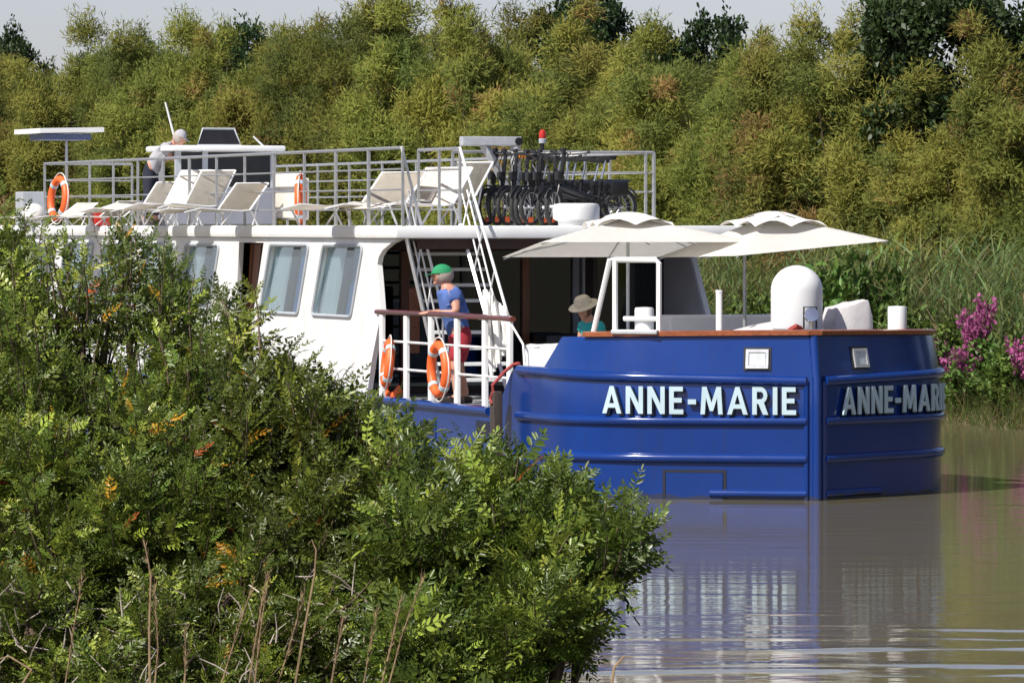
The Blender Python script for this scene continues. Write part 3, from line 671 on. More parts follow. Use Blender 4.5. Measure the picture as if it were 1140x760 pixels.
tarp('windlass_cover', (.3, .27, 2.30, .07, .0), -1.6, pr[1], 1)
pl = loc(845, 365, x=-1.9)
tarp('hatch_cover', (.55, .62, 2.03, .12, .05), -2.0, pl[1], 2)
b = MB(); yw0, yw1 = loc(738, 360, x=-4.6)[1], loc(880, 360, x=-4.6)[1]
b.box((-4.6, (yw0 + yw1) / 2, 1.55), (.5, yw1 - yw0, 1.12), bev=.03); b.build('white_bench', M['white'], barge)
p = loc(800.5, 345, x=-2.6)
b = MB(); b.tube([(-2.6, p[1], .95), (-2.6, p[1], 2.43)], .04, 10); b.tube([(-2.6, p[1], 2.42), (-2.6, p[1], 2.45)], .045, 10); b.build('jack_staff', M['white'], barge, smooth=True)
# folded white awning lashed to the ladder foot
b = MB()
for i in range(9):
    b.tube([(-5.55 + .05 * math.sin(i), -2.25 + .03 * i, 2.42 - .03 * i), (-5.40 + .06 * math.cos(2 * i), -2.3 + .04 * i, 2.0), (-5.3 + .05 * math.sin(3 * i), -2.25 + .03 * i, 1.35 + .05 * i)], [.035, .05, .025], 7)
b.build('lashed_awning', M['canvas'], barge, smooth=True)
# ------------------------------------------------------------------ things on the barge
def aboard(name, x, y, z, rz=0.0): return empty(name, b2w(x, y, z), YAW + rz)
def skin(joints, edges, root, sub=2):
    me = bpy.data.meshes.new('s'); names = list(joints); ix = {n: i for i, n in enumerate(names)}
    me.from_pydata([joints[n][0] for n in names], [(ix[a], ix[b]) for a, b in edges], [])
    o = bpy.data.objects.new('s', me); C.objects.link(o)
    o.modifiers.new('k', 'SKIN'); sv = me.skin_vertices[0].data
    for n in names:
        r = joints[n][1]; sv[ix[n]].radius = (r, r) if not isinstance(r, tuple) else r; sv[ix[n]].use_root = (n == root)
    m = o.modifiers.new('u', 'SUBSURF'); m.levels = sub; m.render_levels = sub
    dg = bpy.context.evaluated_depsgraph_get(); out = bpy.data.meshes.new_from_object(o.evaluated_get(dg))
    bpy.data.objects.remove(o); bpy.data.meshes.remove(me); return out
def remesh(me, vox):
    b = bmesh.new(); b.from_mesh(me); bmesh.ops.holes_fill(b, edges=b.edges[:], sides=0); bmesh.ops.triangulate(b, faces=b.faces[:]); bmesh.ops.recalc_face_normals(b, faces=b.faces[:])
    b.to_mesh(me); b.free()
    o = bpy.data.objects.new('r', me); C.objects.link(o)
    m = o.modifiers.new('r', 'REMESH'); m.mode = 'VOXEL'; m.voxel_size = vox
    s = o.modifiers.new('s', 'SMOOTH'); s.iterations = 3; s.factor = 0.4
    dg = bpy.context.evaluated_depsgraph_get(); out = bpy.data.meshes.new_from_object(o.evaluated_get(dg)); bpy.data.objects.remove(o); return out
def put(name, me, m, parent, smooth=True):
    me.materials.clear(); me.materials.append(m); me.name = name
    me.polygons.foreach_set('use_smooth', [smooth] * len(me.polygons))
    o = bpy.data.objects.new(name, me); C.objects.link(o); o.parent = parent; return o
def head_bm(c, yaw, pitch):
    """head with brow, nose, lips, chin and ears; faces +x before turning"""
    b = bmesh.new(); bmesh.ops.create_uvsphere(b, u_segments=28, v_segments=20, radius=1)
    for v in b.verts:
        x, y, z = v.co
        k = 1 - 0.30 * max(0, -z) ** 1.3
        v.co = Vector((x * .098 * (1 - .12 * max(0, -z)) + (.012 if z < -.2 and x > 0 else 0), y * .076 * k, z * .118))
        if x > .75 and abs(y) > .25 and abs(y) < .6 and -.05 < z < .2: v.co.x -= .010
    def blob(p, r, s=(1, 1, 1)):
        bmesh.ops.create_icosphere(b, subdivisions=2, radius=r, matrix=Matrix.Translation(p) @ Matrix.Diagonal((*s, 1)))
    blob((.102, 0, -.012), .016, (1.2, .75, 1.7)); blob((.090, 0, -.058), .02, (.7, 1.3, .5)); blob((.078, 0, -.098), .026, (1, 1.1, .8))
    for s in (-1, 1): blob((-.005, s * .078, -.01), .026, (.7, .35, 1.2)); blob((.086, s * .032, .024), .014, (.6, 1.4, .5))
    Mx = Matrix.Translation(c) @ Matrix.Rotation(yaw, 4, 'Z') @ Matrix.Rotation(pitch, 4, 'Y')
    b.transform(Mx); return b, Mx
def hand_chains(J, E_, wrist, dirv, side, nm, curl=0.5):
    d = Vector(dirv).normalized(); up = Vector((0, 0, 1)); sd = d.cross(up).normalized() * side
    w = Vector(J[wrist][0]); palm = w + d * .065; J[nm + 'p'] = (palm, (.030, .016)); E_.append((wrist, nm + 'p'))
    for k, (off, ln) in enumerate(((-.028, .062), (-.010, .072), (.009, .068), (.027, .052))):
        a = palm + d * .03 + sd * off; q = a + d * ln * .5 - up * .012 * curl; t = q + d * ln * .35 - up * .05 * curl
        J[f'{nm}{k}a'] = (a, .0098); J[f'{nm}{k}b'] = (q, .0088); J[f'{nm}{k}c'] = (t, .0075)
        E_ += [(nm + 'p', f'{nm}{k}a'), (f'{nm}{k}a', f'{nm}{k}b'), (f'{nm}{k}b', f'{nm}{k}c')]
    a = w + d * .03 - sd * .035; t = a + d * .045 - sd * .012 - up * .02
    J[nm + 'ta'] = (a, .011); J[nm + 'tb'] = (t, .009); E_ += [(wrist, nm + 'ta'), (nm + 'ta', nm + 'tb')]
def make_person(root, J, E_, hc, yaw, pitch, vox=0.011):
    me = skin(J, E_, 'pelvis'); b = bmesh.new(); b.from_mesh(me); bpy.data.meshes.remove(me)
    h, Mx = head_bm(hc, yaw, pitch); t = bpy.data.meshes.new('h'); h.to_mesh(t); h.free(); b.from_mesh(t); bpy.data.meshes.remove(t)
    m2 = bpy.data.meshes.new('b'); b.to_mesh(m2); b.free(); m3 = remesh(m2, vox); b = bmesh.new(); b.from_mesh(m3)
    left, best = set(b.verts), []                                     # keep the one continuous body
    while left:
        q = [left.pop()]; isl = []
        while q:
            v = q.pop(); isl.append(v)
            for e in v.link_edges:
                w = e.other_vert(v)
                if w in left: left.remove(w); q.append(w)
        if len(isl) > len(best): best = isl
    keep = set(best); bmesh.ops.delete(b, geom=[v for v in b.verts if v not in keep], context='VERTS'); b.to_mesh(m3); b.free()
    put('body', m3, M['skin'], root); return Mx
def garment(root, name, m, J, E_, rt, grow, vox=0.012):
    JJ = {k: (v[0], (v[1][0] + grow, v[1][1] + grow) if isinstance(v[1], tuple) else v[1] + grow) for k, v in J.items()}
    return put(name, remesh(skin(JJ, E_, rt), vox), m, root)
def standing(fwd_lean, hands, feet_dx=.0, arm_mid=None):
    J = {'pelvis': ((0, 0, .93), (.155, .115)), 'waist': ((.03 + fwd_lean * .25, 0, 1.08), (.145, .11)), 'chest': ((.03 + fwd_lean * .75, 0, 1.30), (.165, .12)), 'collar': ((fwd_lean + .02, 0, 1.45), (.11, .08)), 'neck': ((fwd_lean + .04, 0, 1.54), .055), 'skull': ((fwd_lean + .07, 0, 1.63), .06)}
    E_ = [('pelvis', 'waist'), ('waist', 'chest'), ('chest', 'collar'), ('collar', 'neck'), ('neck', 'skull')]
    for s, n in ((-1, 'r'), (1, 'l')):
        hx, hy, hz = hands[n]
        sh = Vector((fwd_lean, s * .19, 1.43)); hnd = Vector((hx, hy, hz))
        el = (sh + hnd) / 2 + Vector((-.06, s * .07, -.12)) if arm_mid is None else Vector(arm_mid[n])
        J[n + 'sh'] = (sh, .062); J[n + 'el'] = (el, .045); J[n + 'wr'] = (hnd, .03)
        E_ += [('collar', n + 'sh'), (n + 'sh', n + 'el'), (n + 'el', n + 'wr')]
        hand_chains(J, E_, n + 'wr', (hnd - el) * Vector((1, 1, .25)), s, n + 'h')
        fx = feet_dx * s
        J[n + 'hip'] = ((0, s * .095, .86), .095); J[n + 'kn'] = ((.04 + fx * .5, s * .11, .48), .062); J[n + 'an'] = ((fx - .01, s * .12, .09), .045); J[n + 'toe'] = ((fx + .15, s * .14, .035), .038)
        E_ += [('pelvis', n + 'hip'), (n + 'hip', n + 'kn'), (n + 'kn', n + 'an'), (n + 'an', n + 'toe')]
    return J, E_
def sub(J, E_, keys, extra=()):
    JJ = {k: J[k] for k in keys}; JJ.update(dict(extra)); return JJ
def between(J, a, b, t, r): return (Vector(J[a][0]).lerp(Vector(J[b][0]), t), r)
def dress_top(root, name, m, J, grow=.016, sleeve=.5, waist=('pelvis', .12)):
    Q = {'hem': ((J['pelvis'][0][0] + .0, 0, J['pelvis'][0][2] - .12), (J['pelvis'][1][0] * 1.04, J['pelvis'][1][1] * 1.08)), 'waist': J['waist'], 'chest': J['chest'], 'collar': (Vector(J['collar'][0]), (.135, .10)), 'nape': (Vector(J['collar'][0]).lerp(Vector(J['neck'][0]), .62), .074)}
    Ed = [('hem', 'waist'), ('waist', 'chest'), ('chest', 'collar'), ('collar', 'nape')]
    for n in 'rl':
        Q[n + 'sh'] = J[n + 'sh']; Q[n + 'sl'] = between(J, n + 'sh', n + 'el', sleeve, .062); Ed += [('collar', n + 'sh'), (n + 'sh', n + 'sl')]
    return garment(root, name, m, Q, Ed, 'chest', grow)
def dress_bottom(root, name, m, J, to=.8, grow=.016, leg_r=.085):
    Q = {'belt': (Vector(J['pelvis'][0]).lerp(Vector(J['waist'][0]), .8), (J['waist'][1][0] * 1.0, J['waist'][1][1] * 1.0)), 'pelvis': J['pelvis']}; Ed = [('belt', 'pelvis')]
    for n in 'rl':
        Q[n + 'hip'] = J[n + 'hip']; Ed.append(('pelvis', n + 'hip'))
        if to <= 1: Q[n + 'k'] = between(J, n + 'hip', n + 'kn', to, leg_r); Ed.append((n + 'hip', n + 'k'))
        else: Q[n + 'kn'] = J[n + 'kn']; Q[n + 'a'] = between(J, n + 'kn', n + 'an', to - 1, .06); Ed += [(n + 'hip', n + 'kn'), (n + 'kn', n + 'a')]
    return garment(root, name, m, Q, Ed, 'pelvis', grow)
def cap_of(root, Mx, m, brim=True, name='cap'):
    b = MB(); s = bmesh.new(); bmesh.ops.create_uvsphere(s, u_segments=24, v_segments=14, radius=1)
    for v in s.verts: v.co = Vector((v.co.x * .112 - .006, v.co.y * .092, max(v.co.z, .12) * .135 + .01))
    s.transform(Mx); b.add(s)
    if brim:
        pts = [(.07 + .105 * math.cos(a), .085 * math.sin(a)) for a in np.linspace(-1.5, 1.5, 12)]
        b.plate(pts, [], lambda x, y, t: Mx @ Vector((x, y, .028 + t - .25 * max(0, x - .1))), 0, .008)
    return b.build(name, m, root, smooth=True)
def hair_of(root, Mx, m):
    s = bmesh.new(); bmesh.ops.create_uvsphere(s, u_segments=24, v_segments=16, radius=1)
    for v in s.verts:
        x, y, z = v.co; v.co = Vector((x * .108 - .012, y * .09, z * .125 + .006))
    bmesh.ops.delete(s, geom=[v for v in s.verts if v.co.x > .045 - .25 * v.co.z or v.co.z < -.085], context='VERTS')
    s.transform(Mx); b = MB(); b.add(s); return b.build('hair', m, root, smooth=True)
def shoes(root, J, m):
    for n in 'rl':
        a, t = Vector(J[n + 'an'][0]), Vector(J[n + 'toe'][0]); d = (t - a); d.z = 0; d.normalize()
        b = MB(); b.box(a + d * .07 + Vector((0, 0, .045 - a.z)), (.28, .10, .09), bev=.035, rz=math.atan2(d.y, d.x)); b.build('shoe', m, root, smooth=True)

# man in the green cap, leaning with both forearms on the mahogany rail (faces starboard)
mx_ = loc(513, 350, y=-1.98)[0]
man = aboard('person', mx_, -1.98, 0.93, R(-90) - R(8))
tag(man, 'person in green cap, blue shirt and red shorts leaning on the foredeck rail', 'person')
man.scale = (1.30, 1.12, 1.0)
J, E_ = standing(.10, {'r': (.33, .03, 1.185), 'l': (.31, .16, 1.185)}, .06, arm_mid={'r': (.10, -.26, 1.19), 'l': (.09, .30, 1.19)})
Mx = make_person(man, J, E_, (.19, 0, 1.665), R(-12), R(6))
dress_bottom(man, 'shorts', M['shorts_red'], J, .92, .018, .082); dress_top(man, 'shirt', M['shirt_blue'], J, .02, .55)
hair_of(man, Mx, M['hair_grey']); cap_of(man, Mx, M['cap_green']); shoes(man, J, M['shoe'])

# person at the upper deck rail, bending forward
q = loc(163, 200, x=-25.6)
man2 = aboard('person', -25.4, q[1], DZ, R(62))
tag(man2, 'person in pale grey shirt and dark trousers bending forward on the upper deck', 'person')
J, E_ = standing(.34, {'r': (.62, -.16, .98), 'l': (.62, .18, .98)}, .08)
for k in ('chest', 'collar', 'neck', 'skull', 'rsh', 'lsh'):
    v = Vector(J[k][0]); v.z -= .16 + (.08 if k in ('neck', 'skull') else 0); J[k] = (v, J[k][1])
Mx = make_person(man2, J, E_, (.50, 0, 1.42), R(0), R(28))
dress_bottom(man2, 'trousers', M['trouser'], J, 1.85, .018); dress_top(man2, 'shirt', M['shirt_grey'], J, .03, .8)
hair_of(man2, Mx, M['hair_grey']); cap_of(man2, Mx, M['shirt_grey']); shoes(man2, J, M['shoe'])

# wicker chairs and the seated woman in the straw hat
def wicker_chair(x, y, rz, label):
    t = aboard('wicker_chair', x, y, 0.93, rz); tag(t, label, 'chair', 'wicker chairs on the foredeck')
    b = MB(); b.box((0, 0, .41), (.52, .52, .09), bev=.03); b.build('seat', M['wicker'], t, smooth=True)
    b = MB(); n = 14
    pts = [(-.26 + .02 * math.cos(a) - (.0), .29 * math.sin(a)) for a in np.linspace(-1.57, 1.57, n)]
    outl = [(-.27, .42)] + [(.27 * math.sin(a), .70 + .22 * math.cos(a)) for a in np.linspace(-1.5, 1.5, n)] + [(.27, .42)]
    b.plate(outl, [], lambda a, c, tt: Vector((-.24 + tt - .22 * (c - .42) - .10 * (1 - (a / .27) ** 2), a, c)), 0, .05); b.build('backrest', M['wicker'], t, smooth=True)
    for s in (-1, 1):
        b = MB(); b.tube([(.22, s * .27, .02), (.23, s * .28, .62), (.0, s * .29, .66), (-.24, s * .28, .64)], .028, 8); b.build('armrest', M['wicker'], t, smooth=True)
        for xx in (-.22, .22):
            b = MB(); b.tube([(xx, s * .23, 0), (xx, s * .24, .38)], .022, 8); b.build('leg', M['wicker'], t)
    return t
p = loc(664, 350, x=-4.6)
wicker_chair(-4.62, p[1], R(-70), 'brown wicker chair under the seated person in the straw hat')
wicker_chair(-4.0, loc(789, 345, x=-4.0)[1], R(-150), 'brown wicker chair just left of the white pole behind the bow')
wicker_chair(-3.6, loc(850, 345, x=-3.6)[1], R(160), 'brown wicker chair beside the white satellite dome')
wom = aboard('person', -4.6, p[1], 0.93, R(-70))
tag(wom, 'seated person in straw hat and teal top behind the blue bulwark', 'person')
J = {'pelvis': ((0, 0, .56), (.16, .125)), 'waist': ((.02, 0, .72), (.13, .105)), 'chest': ((.05, 0, .93), (.15, .115)), 'collar': ((.09, 0, 1.07), (.10, .075)), 'neck': ((.12, 0, 1.15), .05), 'skull': ((.16, 0, 1.23), .055)}
E_ = [('pelvis', 'waist'), ('waist', 'chest'), ('chest', 'collar'), ('collar', 'neck'), ('neck', 'skull')]
for s, n in ((-1, 'r'), (1, 'l')):
    J[n + 'sh'] = ((.08, s * .17, 1.05), .055); J[n + 'el'] = ((.10, s * .22, .80), .04); J[n + 'wr'] = ((.32, s * .13, .72), .027)
    J[n + 'hip'] = ((.08, s * .09, .52), .09); J[n + 'kn'] = ((.46, s * .10, .52), .062); J[n + 'an'] = ((.48, s * .10, .10), .042); J[n + 'toe'] = ((.62, s * .11, .035), .036)
    E_ += [('collar', n + 'sh'), (n + 'sh', n + 'el'), (n + 'el', n + 'wr'), ('pelvis', n + 'hip'), (n + 'hip', n + 'kn'), (n + 'kn', n + 'an'), (n + 'an', n + 'toe')]
    hand_chains(J, E_, n + 'wr', (1, -s * .2, -.1), s, n + 'h')
Mx = make_person(wom, J, E_, (.20, 0, 1.26), R(10), R(26))
dress_top(wom, 'top', M['teal'], J, .018, .4); dress_bottom(wom, 'trousers', M['trouser'], J, 1.8, .016); shoes(wom, J, M['shoe']); hair_of(wom, Mx, M['hair_brown'])
b = MB(); b.lathe([(.19, .045), (.195, .052), (.115, .07), (.105, .13), (.08, .165), (.02, .175)], 28, (0, 0, 0)); b.bm.transform(Mx @ Matrix.Translation((-.01, 0, .0))); b.build('straw_hat', M['straw'], wom, smooth=True)

# lifebuoys: orange ring, grey bands, grab rope
def lifebuoy(x, y, z, r, label, rx=0.0, rz=0.0, hat=False):
    t = aboard('lifebuoy', x, y, z, rz); t.rotation_euler = (rx, 0, YAW + rz); tag(t, label, 'lifebuoy', 'orange lifebuoys on the barge rails')
    Rm, rm = r - .065, .062
    def pt(a, b_): return Vector(((Rm + rm * math.cos(b_) * 1.0) * math.cos(a), rm * .8 * math.sin(b_), (Rm + rm * math.cos(b_)) * math.sin(a)))
    b = MB(); b.tube([Vector((Rm * math.cos(a), 0, Rm * math.sin(a))) for a in np.linspace(0, 2 * math.pi, 40, endpoint=False)], rm, 12, closed=True)
    b.build('ring', M['orange'], t, smooth=True, ang=80)
    for k in range(4):
        a0 = R(45 + 90 * k); b = MB(); b.tube([Vector((Rm * math.cos(a), 0, Rm * math.sin(a))) for a in np.linspace(a0 - .10, a0 + .10, 5)], rm + .006, 12); b.build('band', M['letters'], t, smooth=True)
    b = MB(); pts = []
    for a in np.linspace(0, 2 * math.pi, 48, endpoint=False):
        pts.append(Vector(((Rm + rm + .012 + .03 * abs(math.sin(2 * a - R(90)))) * math.cos(a), 0, (Rm + rm + .012 + .03 * abs(math.sin(2 * a - R(90)))) * math.sin(a))))
    b.tube(pts, .010, 5, closed=True); b.build('grab_rope', M['wroap'], t, smooth=True); return t
q = loc(488.5, 411, y=-2.56); lifebuoy(q[0], -2.56, q[2], .37, 'orange lifebuoy hanging on the white rail below the person in the green cap')
q = loc(431.5, 404, y=-2.50); lifebuoy(q[0], -2.50, q[2], .33, 'orange lifebuoy at the aft end of the mahogany-topped rail, partly behind leaves', R(-6), R(-12))
q = loc(337, 222, y=-2.30); lifebuoy(q[0] - .1, -2.30, q[2], .36, 'orange lifebuoy on the upper deck beside the upright folded lounger', 0, R(-22))
q = loc(65, 221, y=-2.48); lifebuoy(q[0], -2.48, q[2], .38, 'orange lifebuoy hung at the end post of the upper rail under the flat solar panel', R(-5), R(8))
q = loc(430, 428, y=-2.3)
b = MB(); b.tube([(.0, 0, .28), (.02, -.03, .1), (.14, 0, .03), (.3, .02, .05), (.36, .06, .14), (.25, .1, .05), (.05, .1, .04), (-.1, .02, .03)], .05, 8)
t = b.build('life_jacket', M['orange'], None, smooth=True); t.location = b2w(q[0], -2.3, .93); t.rotation_euler = (0, 0, YAW); tag(t, 'crumpled orange life jacket on the side deck below a lifebuoy', 'life jacket')

# sun loungers: tubular frame on crossed legs, cream sling
def make_lounger(name, lab, group, L=1.25, W=.78, back=.66, tilt=60, z=.30):
    t = empty(name, (0, 0, 0)); tag(t, lab, 'lounger', group)
    bx, bz = back * math.cos(R(tilt)), back * math.sin(R(tilt))
    prof = [(-L + .1, z - .03), (-L * .7, z + .05), (-L * .4, z + .02), (-.15, z), (0, z + .02), (bx * .5, z + bz * .52), (bx, z + bz)]
    b = MB(); rows = []
    for i, (x, zz) in enumerate(prof):
        for j, dz in enumerate((0,)):
            rows.append([b.bm.verts.new((x, y * (W / 2 - .02), zz - .02 * (1 - y * y))) for y in (-1, -.5, 0, .5, 1)])
    for A, B_ in zip(rows[:5], rows[1:5]):
        for k in range(4): b.bm.faces.new((A[k], A[k + 1], B_[k + 1], B_[k]))
    bmesh.ops.solidify(b.bm, geom=b.bm.faces[:], thickness=.12)
    b.build('seat', M['sling'], t, smooth=True)
    b = MB(); rows = [[b.bm.verts.new((x - .0, y * (W / 2 - .02), zz + .005 - .02 * (1 - y * y))) for y in (-1, -.5, 0, .5, 1)] for x, zz in prof[4:]]
    for A, B_ in zip(rows, rows[1:]):
        for k in range(4): b.bm.faces.new((A[k], A[k + 1], B_[k + 1], B_[k]))
    bmesh.ops.solidify(b.bm, geom=b.bm.faces[:], thickness=.12)
    b.build('backrest', M['sling'], t, smooth=True)
    b = MB()
    for s in (-1, 1): b.tube([(x, s * W / 2, zz) for x, zz in prof], .015, 6)
    b.tube([(prof[-1][0], -W / 2, prof[-1][1]), (prof[-1][0], W / 2, prof[-1][1])], .015, 6)
    b.build('frame', M['white'], t, smooth=True)
    for s in (-1, 1):
        for xa, xb in ((-L * .82, -L * .72), (-L * .25, -L * .40), (.02, .14), (.35 * back, .05)):
            zt_ = z + .0 if xa < .2 else z + bz * .5
            b = MB(); b.tube([(xa if xa < .2 else bx * .5, s * (W / 2 - .01), zt_), (xb, s * (W / 2 - .01), .012)], .013, 6); b.build('leg', M['white'], t)
    return t
LG = 'cream sun loungers on the upper deck'
proto = make_lounger('sun_lounger', '', LG)
def set_lounger(px, py, x, label, rz=90, first=[True], src=proto, sc=1.0, bk=None):
    o = src if (src is proto and first[0]) else copy_tree(src); first[0] = False
    # (px, py): top of the backrest in the photograph on the plane x
    y = loc(px, py, x=x)[1]; top = loc(px, py, x=x)[2]
    o.location = b2w(x - .41 * sc * math.cos(R(rz)), y - .41 * sc * math.sin(R(rz)), DZ); o.rotation_euler = (0, 0, YAW + R(rz)); o.scale = (sc, sc, sc * (top - DZ) / ((.30 + .66 * math.sin(R(60))) * sc)); o['label'] = label; return o
set_lounger(197, 203, -20.3, 'cream sun lounger farthest left of the reclined row under the aerial', 112)
set_lounger(224, 190, -19.2, 'cream sun lounger with raised back, second in the row left of the wheelhouse windows', 110)
set_lounger(248, 190, -18.0, 'cream sun lounger with raised back in front of the dark wheelhouse window', 114)
set_lounger(286, 204, -15.7, 'cream sun lounger nearest the upright folded one, back low', 110)
set_lounger(103, 226, -24.3, 'cream sun lounger lying low behind the lifebuoy under the solar panel', 100)
set_lounger(150, 224, -22.4, 'cream sun lounger lying nearly flat below the bending person', 104)
set_lounger(456, 192, -11.2, 'large cream sun lounger with high back behind the ladder handrail', 112, sc=1.2)
set_lounger(506, 187, -10.9, 'cream sun lounger between the two ladder handrails', 116, sc=1.15)
# the folded upright lounger and the stack of covered cushions behind the ladder
q0 = loc(303, 238, y=-2.0); q1 = loc(334, 238, y=-2.0)
t = aboard('folded_lounger', (q0[0] + q1[0]) / 2, -1.95, DZ, 0); tag(t, 'folded lounger standing upright as a cream rectangle by the upper rail', 'lounger')
wd = abs(q1[0] - q0[0])
b = MB(); b.box((0, 0, .42), (wd * .92, .07, .62), bev=.025); b.box((0, .09, .38), (wd * .86, .06, .6), bev=.025); b.build('sling', M['sling'], t, smooth=True)
b = MB(); b.tube([(-wd / 2, 0, .02), (-wd / 2, 0, .74), (wd / 2, 0, .74), (wd / 2, 0, .02)], .016, 6); b.build('frame', M['white'], t, smooth=True)
set_lounger(534, 181, -11.5, 'cream sun lounger with the tallest back, right of the ladder and left of the bicycles', 108, sc=1.1)
q = loc(322, 238, x=-21)
b = MB(); b.box((0, 0, .19), (.5, .42, .38), bev=.03); t = b.build('cool_box', M['red'], None, smooth=True)
q = loc(112, 236, x=-24.0); t.location = b2w(-24.0, q[1], DZ); t.rotation_euler = (0, 0, YAW); t.scale = (.6, .6, .6); tag(t, 'small red cool box between the low loungers', 'cool box')

# folding bicycles parked in a row behind the drum
def make_bike():
    t = empty('folding_bicycle', (0, 0, 0)); tag(t, '', 'bicycle', 'black folding bicycles on the roof')
    r = .25
    def wheel(x, yaw):
        Mw = Matrix.Translation((x, 0, r)) @ Matrix.Rotation(yaw, 4, 'Z')
        b = MB(); b.tube([Mw @ Vector((math.cos(a) * (r - .03), 0, math.sin(a) * (r - .03))) for a in np.linspace(0, 2 * math.pi, 36, endpoint=False)], .031, 8, closed=True); w = b.build('wheel', M['rubber'], t, smooth=True, ang=80)
        b = MB(); b.tube([Mw @ Vector((math.cos(a) * (r - .055), 0, math.sin(a) * (r - .055))) for a in np.linspace(0, 2 * math.pi, 36, endpoint=False)], .012, 6, closed=True); b.build('rim', M['steel'], w, smooth=True, ang=80)
        b = MB()
        for k in range(14):
            a = 2 * math.pi * k / 14; b.tube([Mw @ Vector((0, .012 * (-1) ** k, 0)), Mw @ Vector((math.cos(a) * (r - .06), 0, math.sin(a) * (r - .06)))], .0025, 4)
        b.tube([Mw @ Vector((0, -.05, 0)), Mw @ Vector((0, .05, 0))], .022, 8); b.build('spokes', M['alu'], w)
        b = MB(); b.tube([Mw @ Vector((math.cos(a) * (r + .03), 0, math.sin(a) * (r + .03))) for a in np.linspace(.5, 2.7, 14)], .014, 6); b.build('mudguard', M['black'], w, smooth=True)
        b = MB(); b.box(Mw @ Vector((.05, .03, -.17)), (.10, .012, .07), bev=.005, rz=yaw); b.build('reflector', M['orange'], w)
    wheel(.50, R(38)); wheel(-.50, 0)
    b = MB(); b.tube([(.42, 0, .52), (.1, 0, .42), (-.18, 0, .34), (-.5, 0, .25)], [.036, .036, .03, .016], 8); b.tube([(-.16, 0, .28), (-.2, 0, .62)], .024, 8); b.tube([(-.2, 0, .56), (-.5, 0, .26)], .012, 6); b.build('frame', M['black'], t, smooth=True)
    b = MB(); b.tube([(.42, .0, .55), (.47, .045, .42), (.50, .045, .25)], .014, 6); b.tube([(.42, 0, .55), (.47, -.045, .42), (.50, -.045, .25)], .014, 6); b.tube([(.40, 0, .55), (.36, 0, .95)], .028, 8); b.build('fork', M['black'], t, smooth=True)
    ca, sa = math.cos(R(38)), math.sin(R(38))
    b = MB(); b.tube([(.34 + sa * .28 - .06, -ca * .28, .98), (.36 + sa * .1, -ca * .1, .955), (.36 - sa * .1, ca * .1, .955), (.34 - sa * .28 - .06, ca * .28, .98)], .013, 6); h = b.build('handlebar', M['black'], t, smooth=True)
    for s in (-1, 1):
        b = MB(); b.tube([(.34 - s * sa * .18 - .04, s * ca * .18, .972), (.34 - s * sa * .29 - .07, s * ca * .29, .98)], .019, 8); b.build('grip', M['rubber'], h, smooth=True)
    b = MB(); b.tube([(.36, -.12, .95), (.42, -.10, .80), (.44, .02, .55)], .007, 5); b.tube([(.36, .12, .95), (.43, .08, .78), (.44, .03, .55)], .007, 5); b.tube([(.36, -.2, .97), (.47, -.12, .82), (.40, .02, .66), (.2, .02, .44)], .007, 5); b.tube([(.36, .2, .97), (.46, .16, .84), (.42, .0, .6)], .007, 5); b.box((.43, 0, .66), (.09, .12, .12), bev=.02); b.box((.38, 0, 1.0), (.05, .12, .05), bev=.015); b.build('cables', M['black'], t)
    b = MB(); b.tube([(-.2, 0, .6), (-.26, 0, .86)], .016, 8); sp_ = b.build('seat_post', M['chrome'], t, smooth=True)
    b = MB(); pts = [(.13, .02), (.02, .05), (-.10, .085), (-.14, .05), (-.14, -.05), (-.10, -.085), (.02, -.05), (.13, -.02)]
    b.plate(pts, [], lambda x, y, tt: Vector((-.26 + x, y, .87 + tt + .1 * max(0, -x - .05))), 0, .05); b.build('saddle', M['rubber'], t, smooth=True, ang=60)
    b = MB(); b.tube([(-.17, -.06, .29), (-.17, .06, .29)], .07, 16); b.tube([(-.17, -.07, .29), (-.05, -.07, .22)], .01, 6); b.tube([(-.17, .07, .29), (-.29, .07, .36)], .01, 6); b.box((-.04, -.11, .22), (.08, .08, .02)); b.box((-.30, .11, .36), (.08, .08, .02)); b.build('crank', M['black'], t)
    b = MB(); b.box((-.45, 0, .60), (.34, .12, .025), bev=.008); b.tube([(-.4, .05, .6), (-.5, .06, .26)], .008, 5); b.tube([(-.4, -.05, .6), (-.5, -.06, .26)], .008, 5); b.build('rack', M['black'], t)
    b = MB(); b.box((-.42, .10, .50), (.26, .09, .2), bev=.03); b.build('pannier', M['black'], t, smooth=True)
    return t
bk = make_bike()
BL = ['black folding bicycle at the near end of the row, its silver seat post showing', 'black folding bicycle second from the near end of the row behind the white drum', 'black folding bicycle third from the near end of the row', 'black folding bicycle in the middle of the row under the red lamp', 'black folding bicycle just beyond the middle of the row, toward the davit', 'black folding bicycle third from the far end of the row', 'black folding bicycle second from the far end of the row', 'black folding bicycle at the far end of the row beside the davit']
bikes = [bk] + [copy_tree(bk) for _ in range(7)]
for i, o in enumerate(bikes):
    x = -9.15 - .355 * i; yf = loc(611 - 10.2 * i, 232, x=x)[1]
    o.location = b2w(x, yf + .55 + random.uniform(-.04, .04), DZ); o.rotation_euler = (R(random.uniform(-4, 4)), 0, YAW + R(-90) + R(random.uniform(-7, 7))); o['label'] = BL[i]
    o.scale = (1, 1, random.uniform(.97, 1.05))

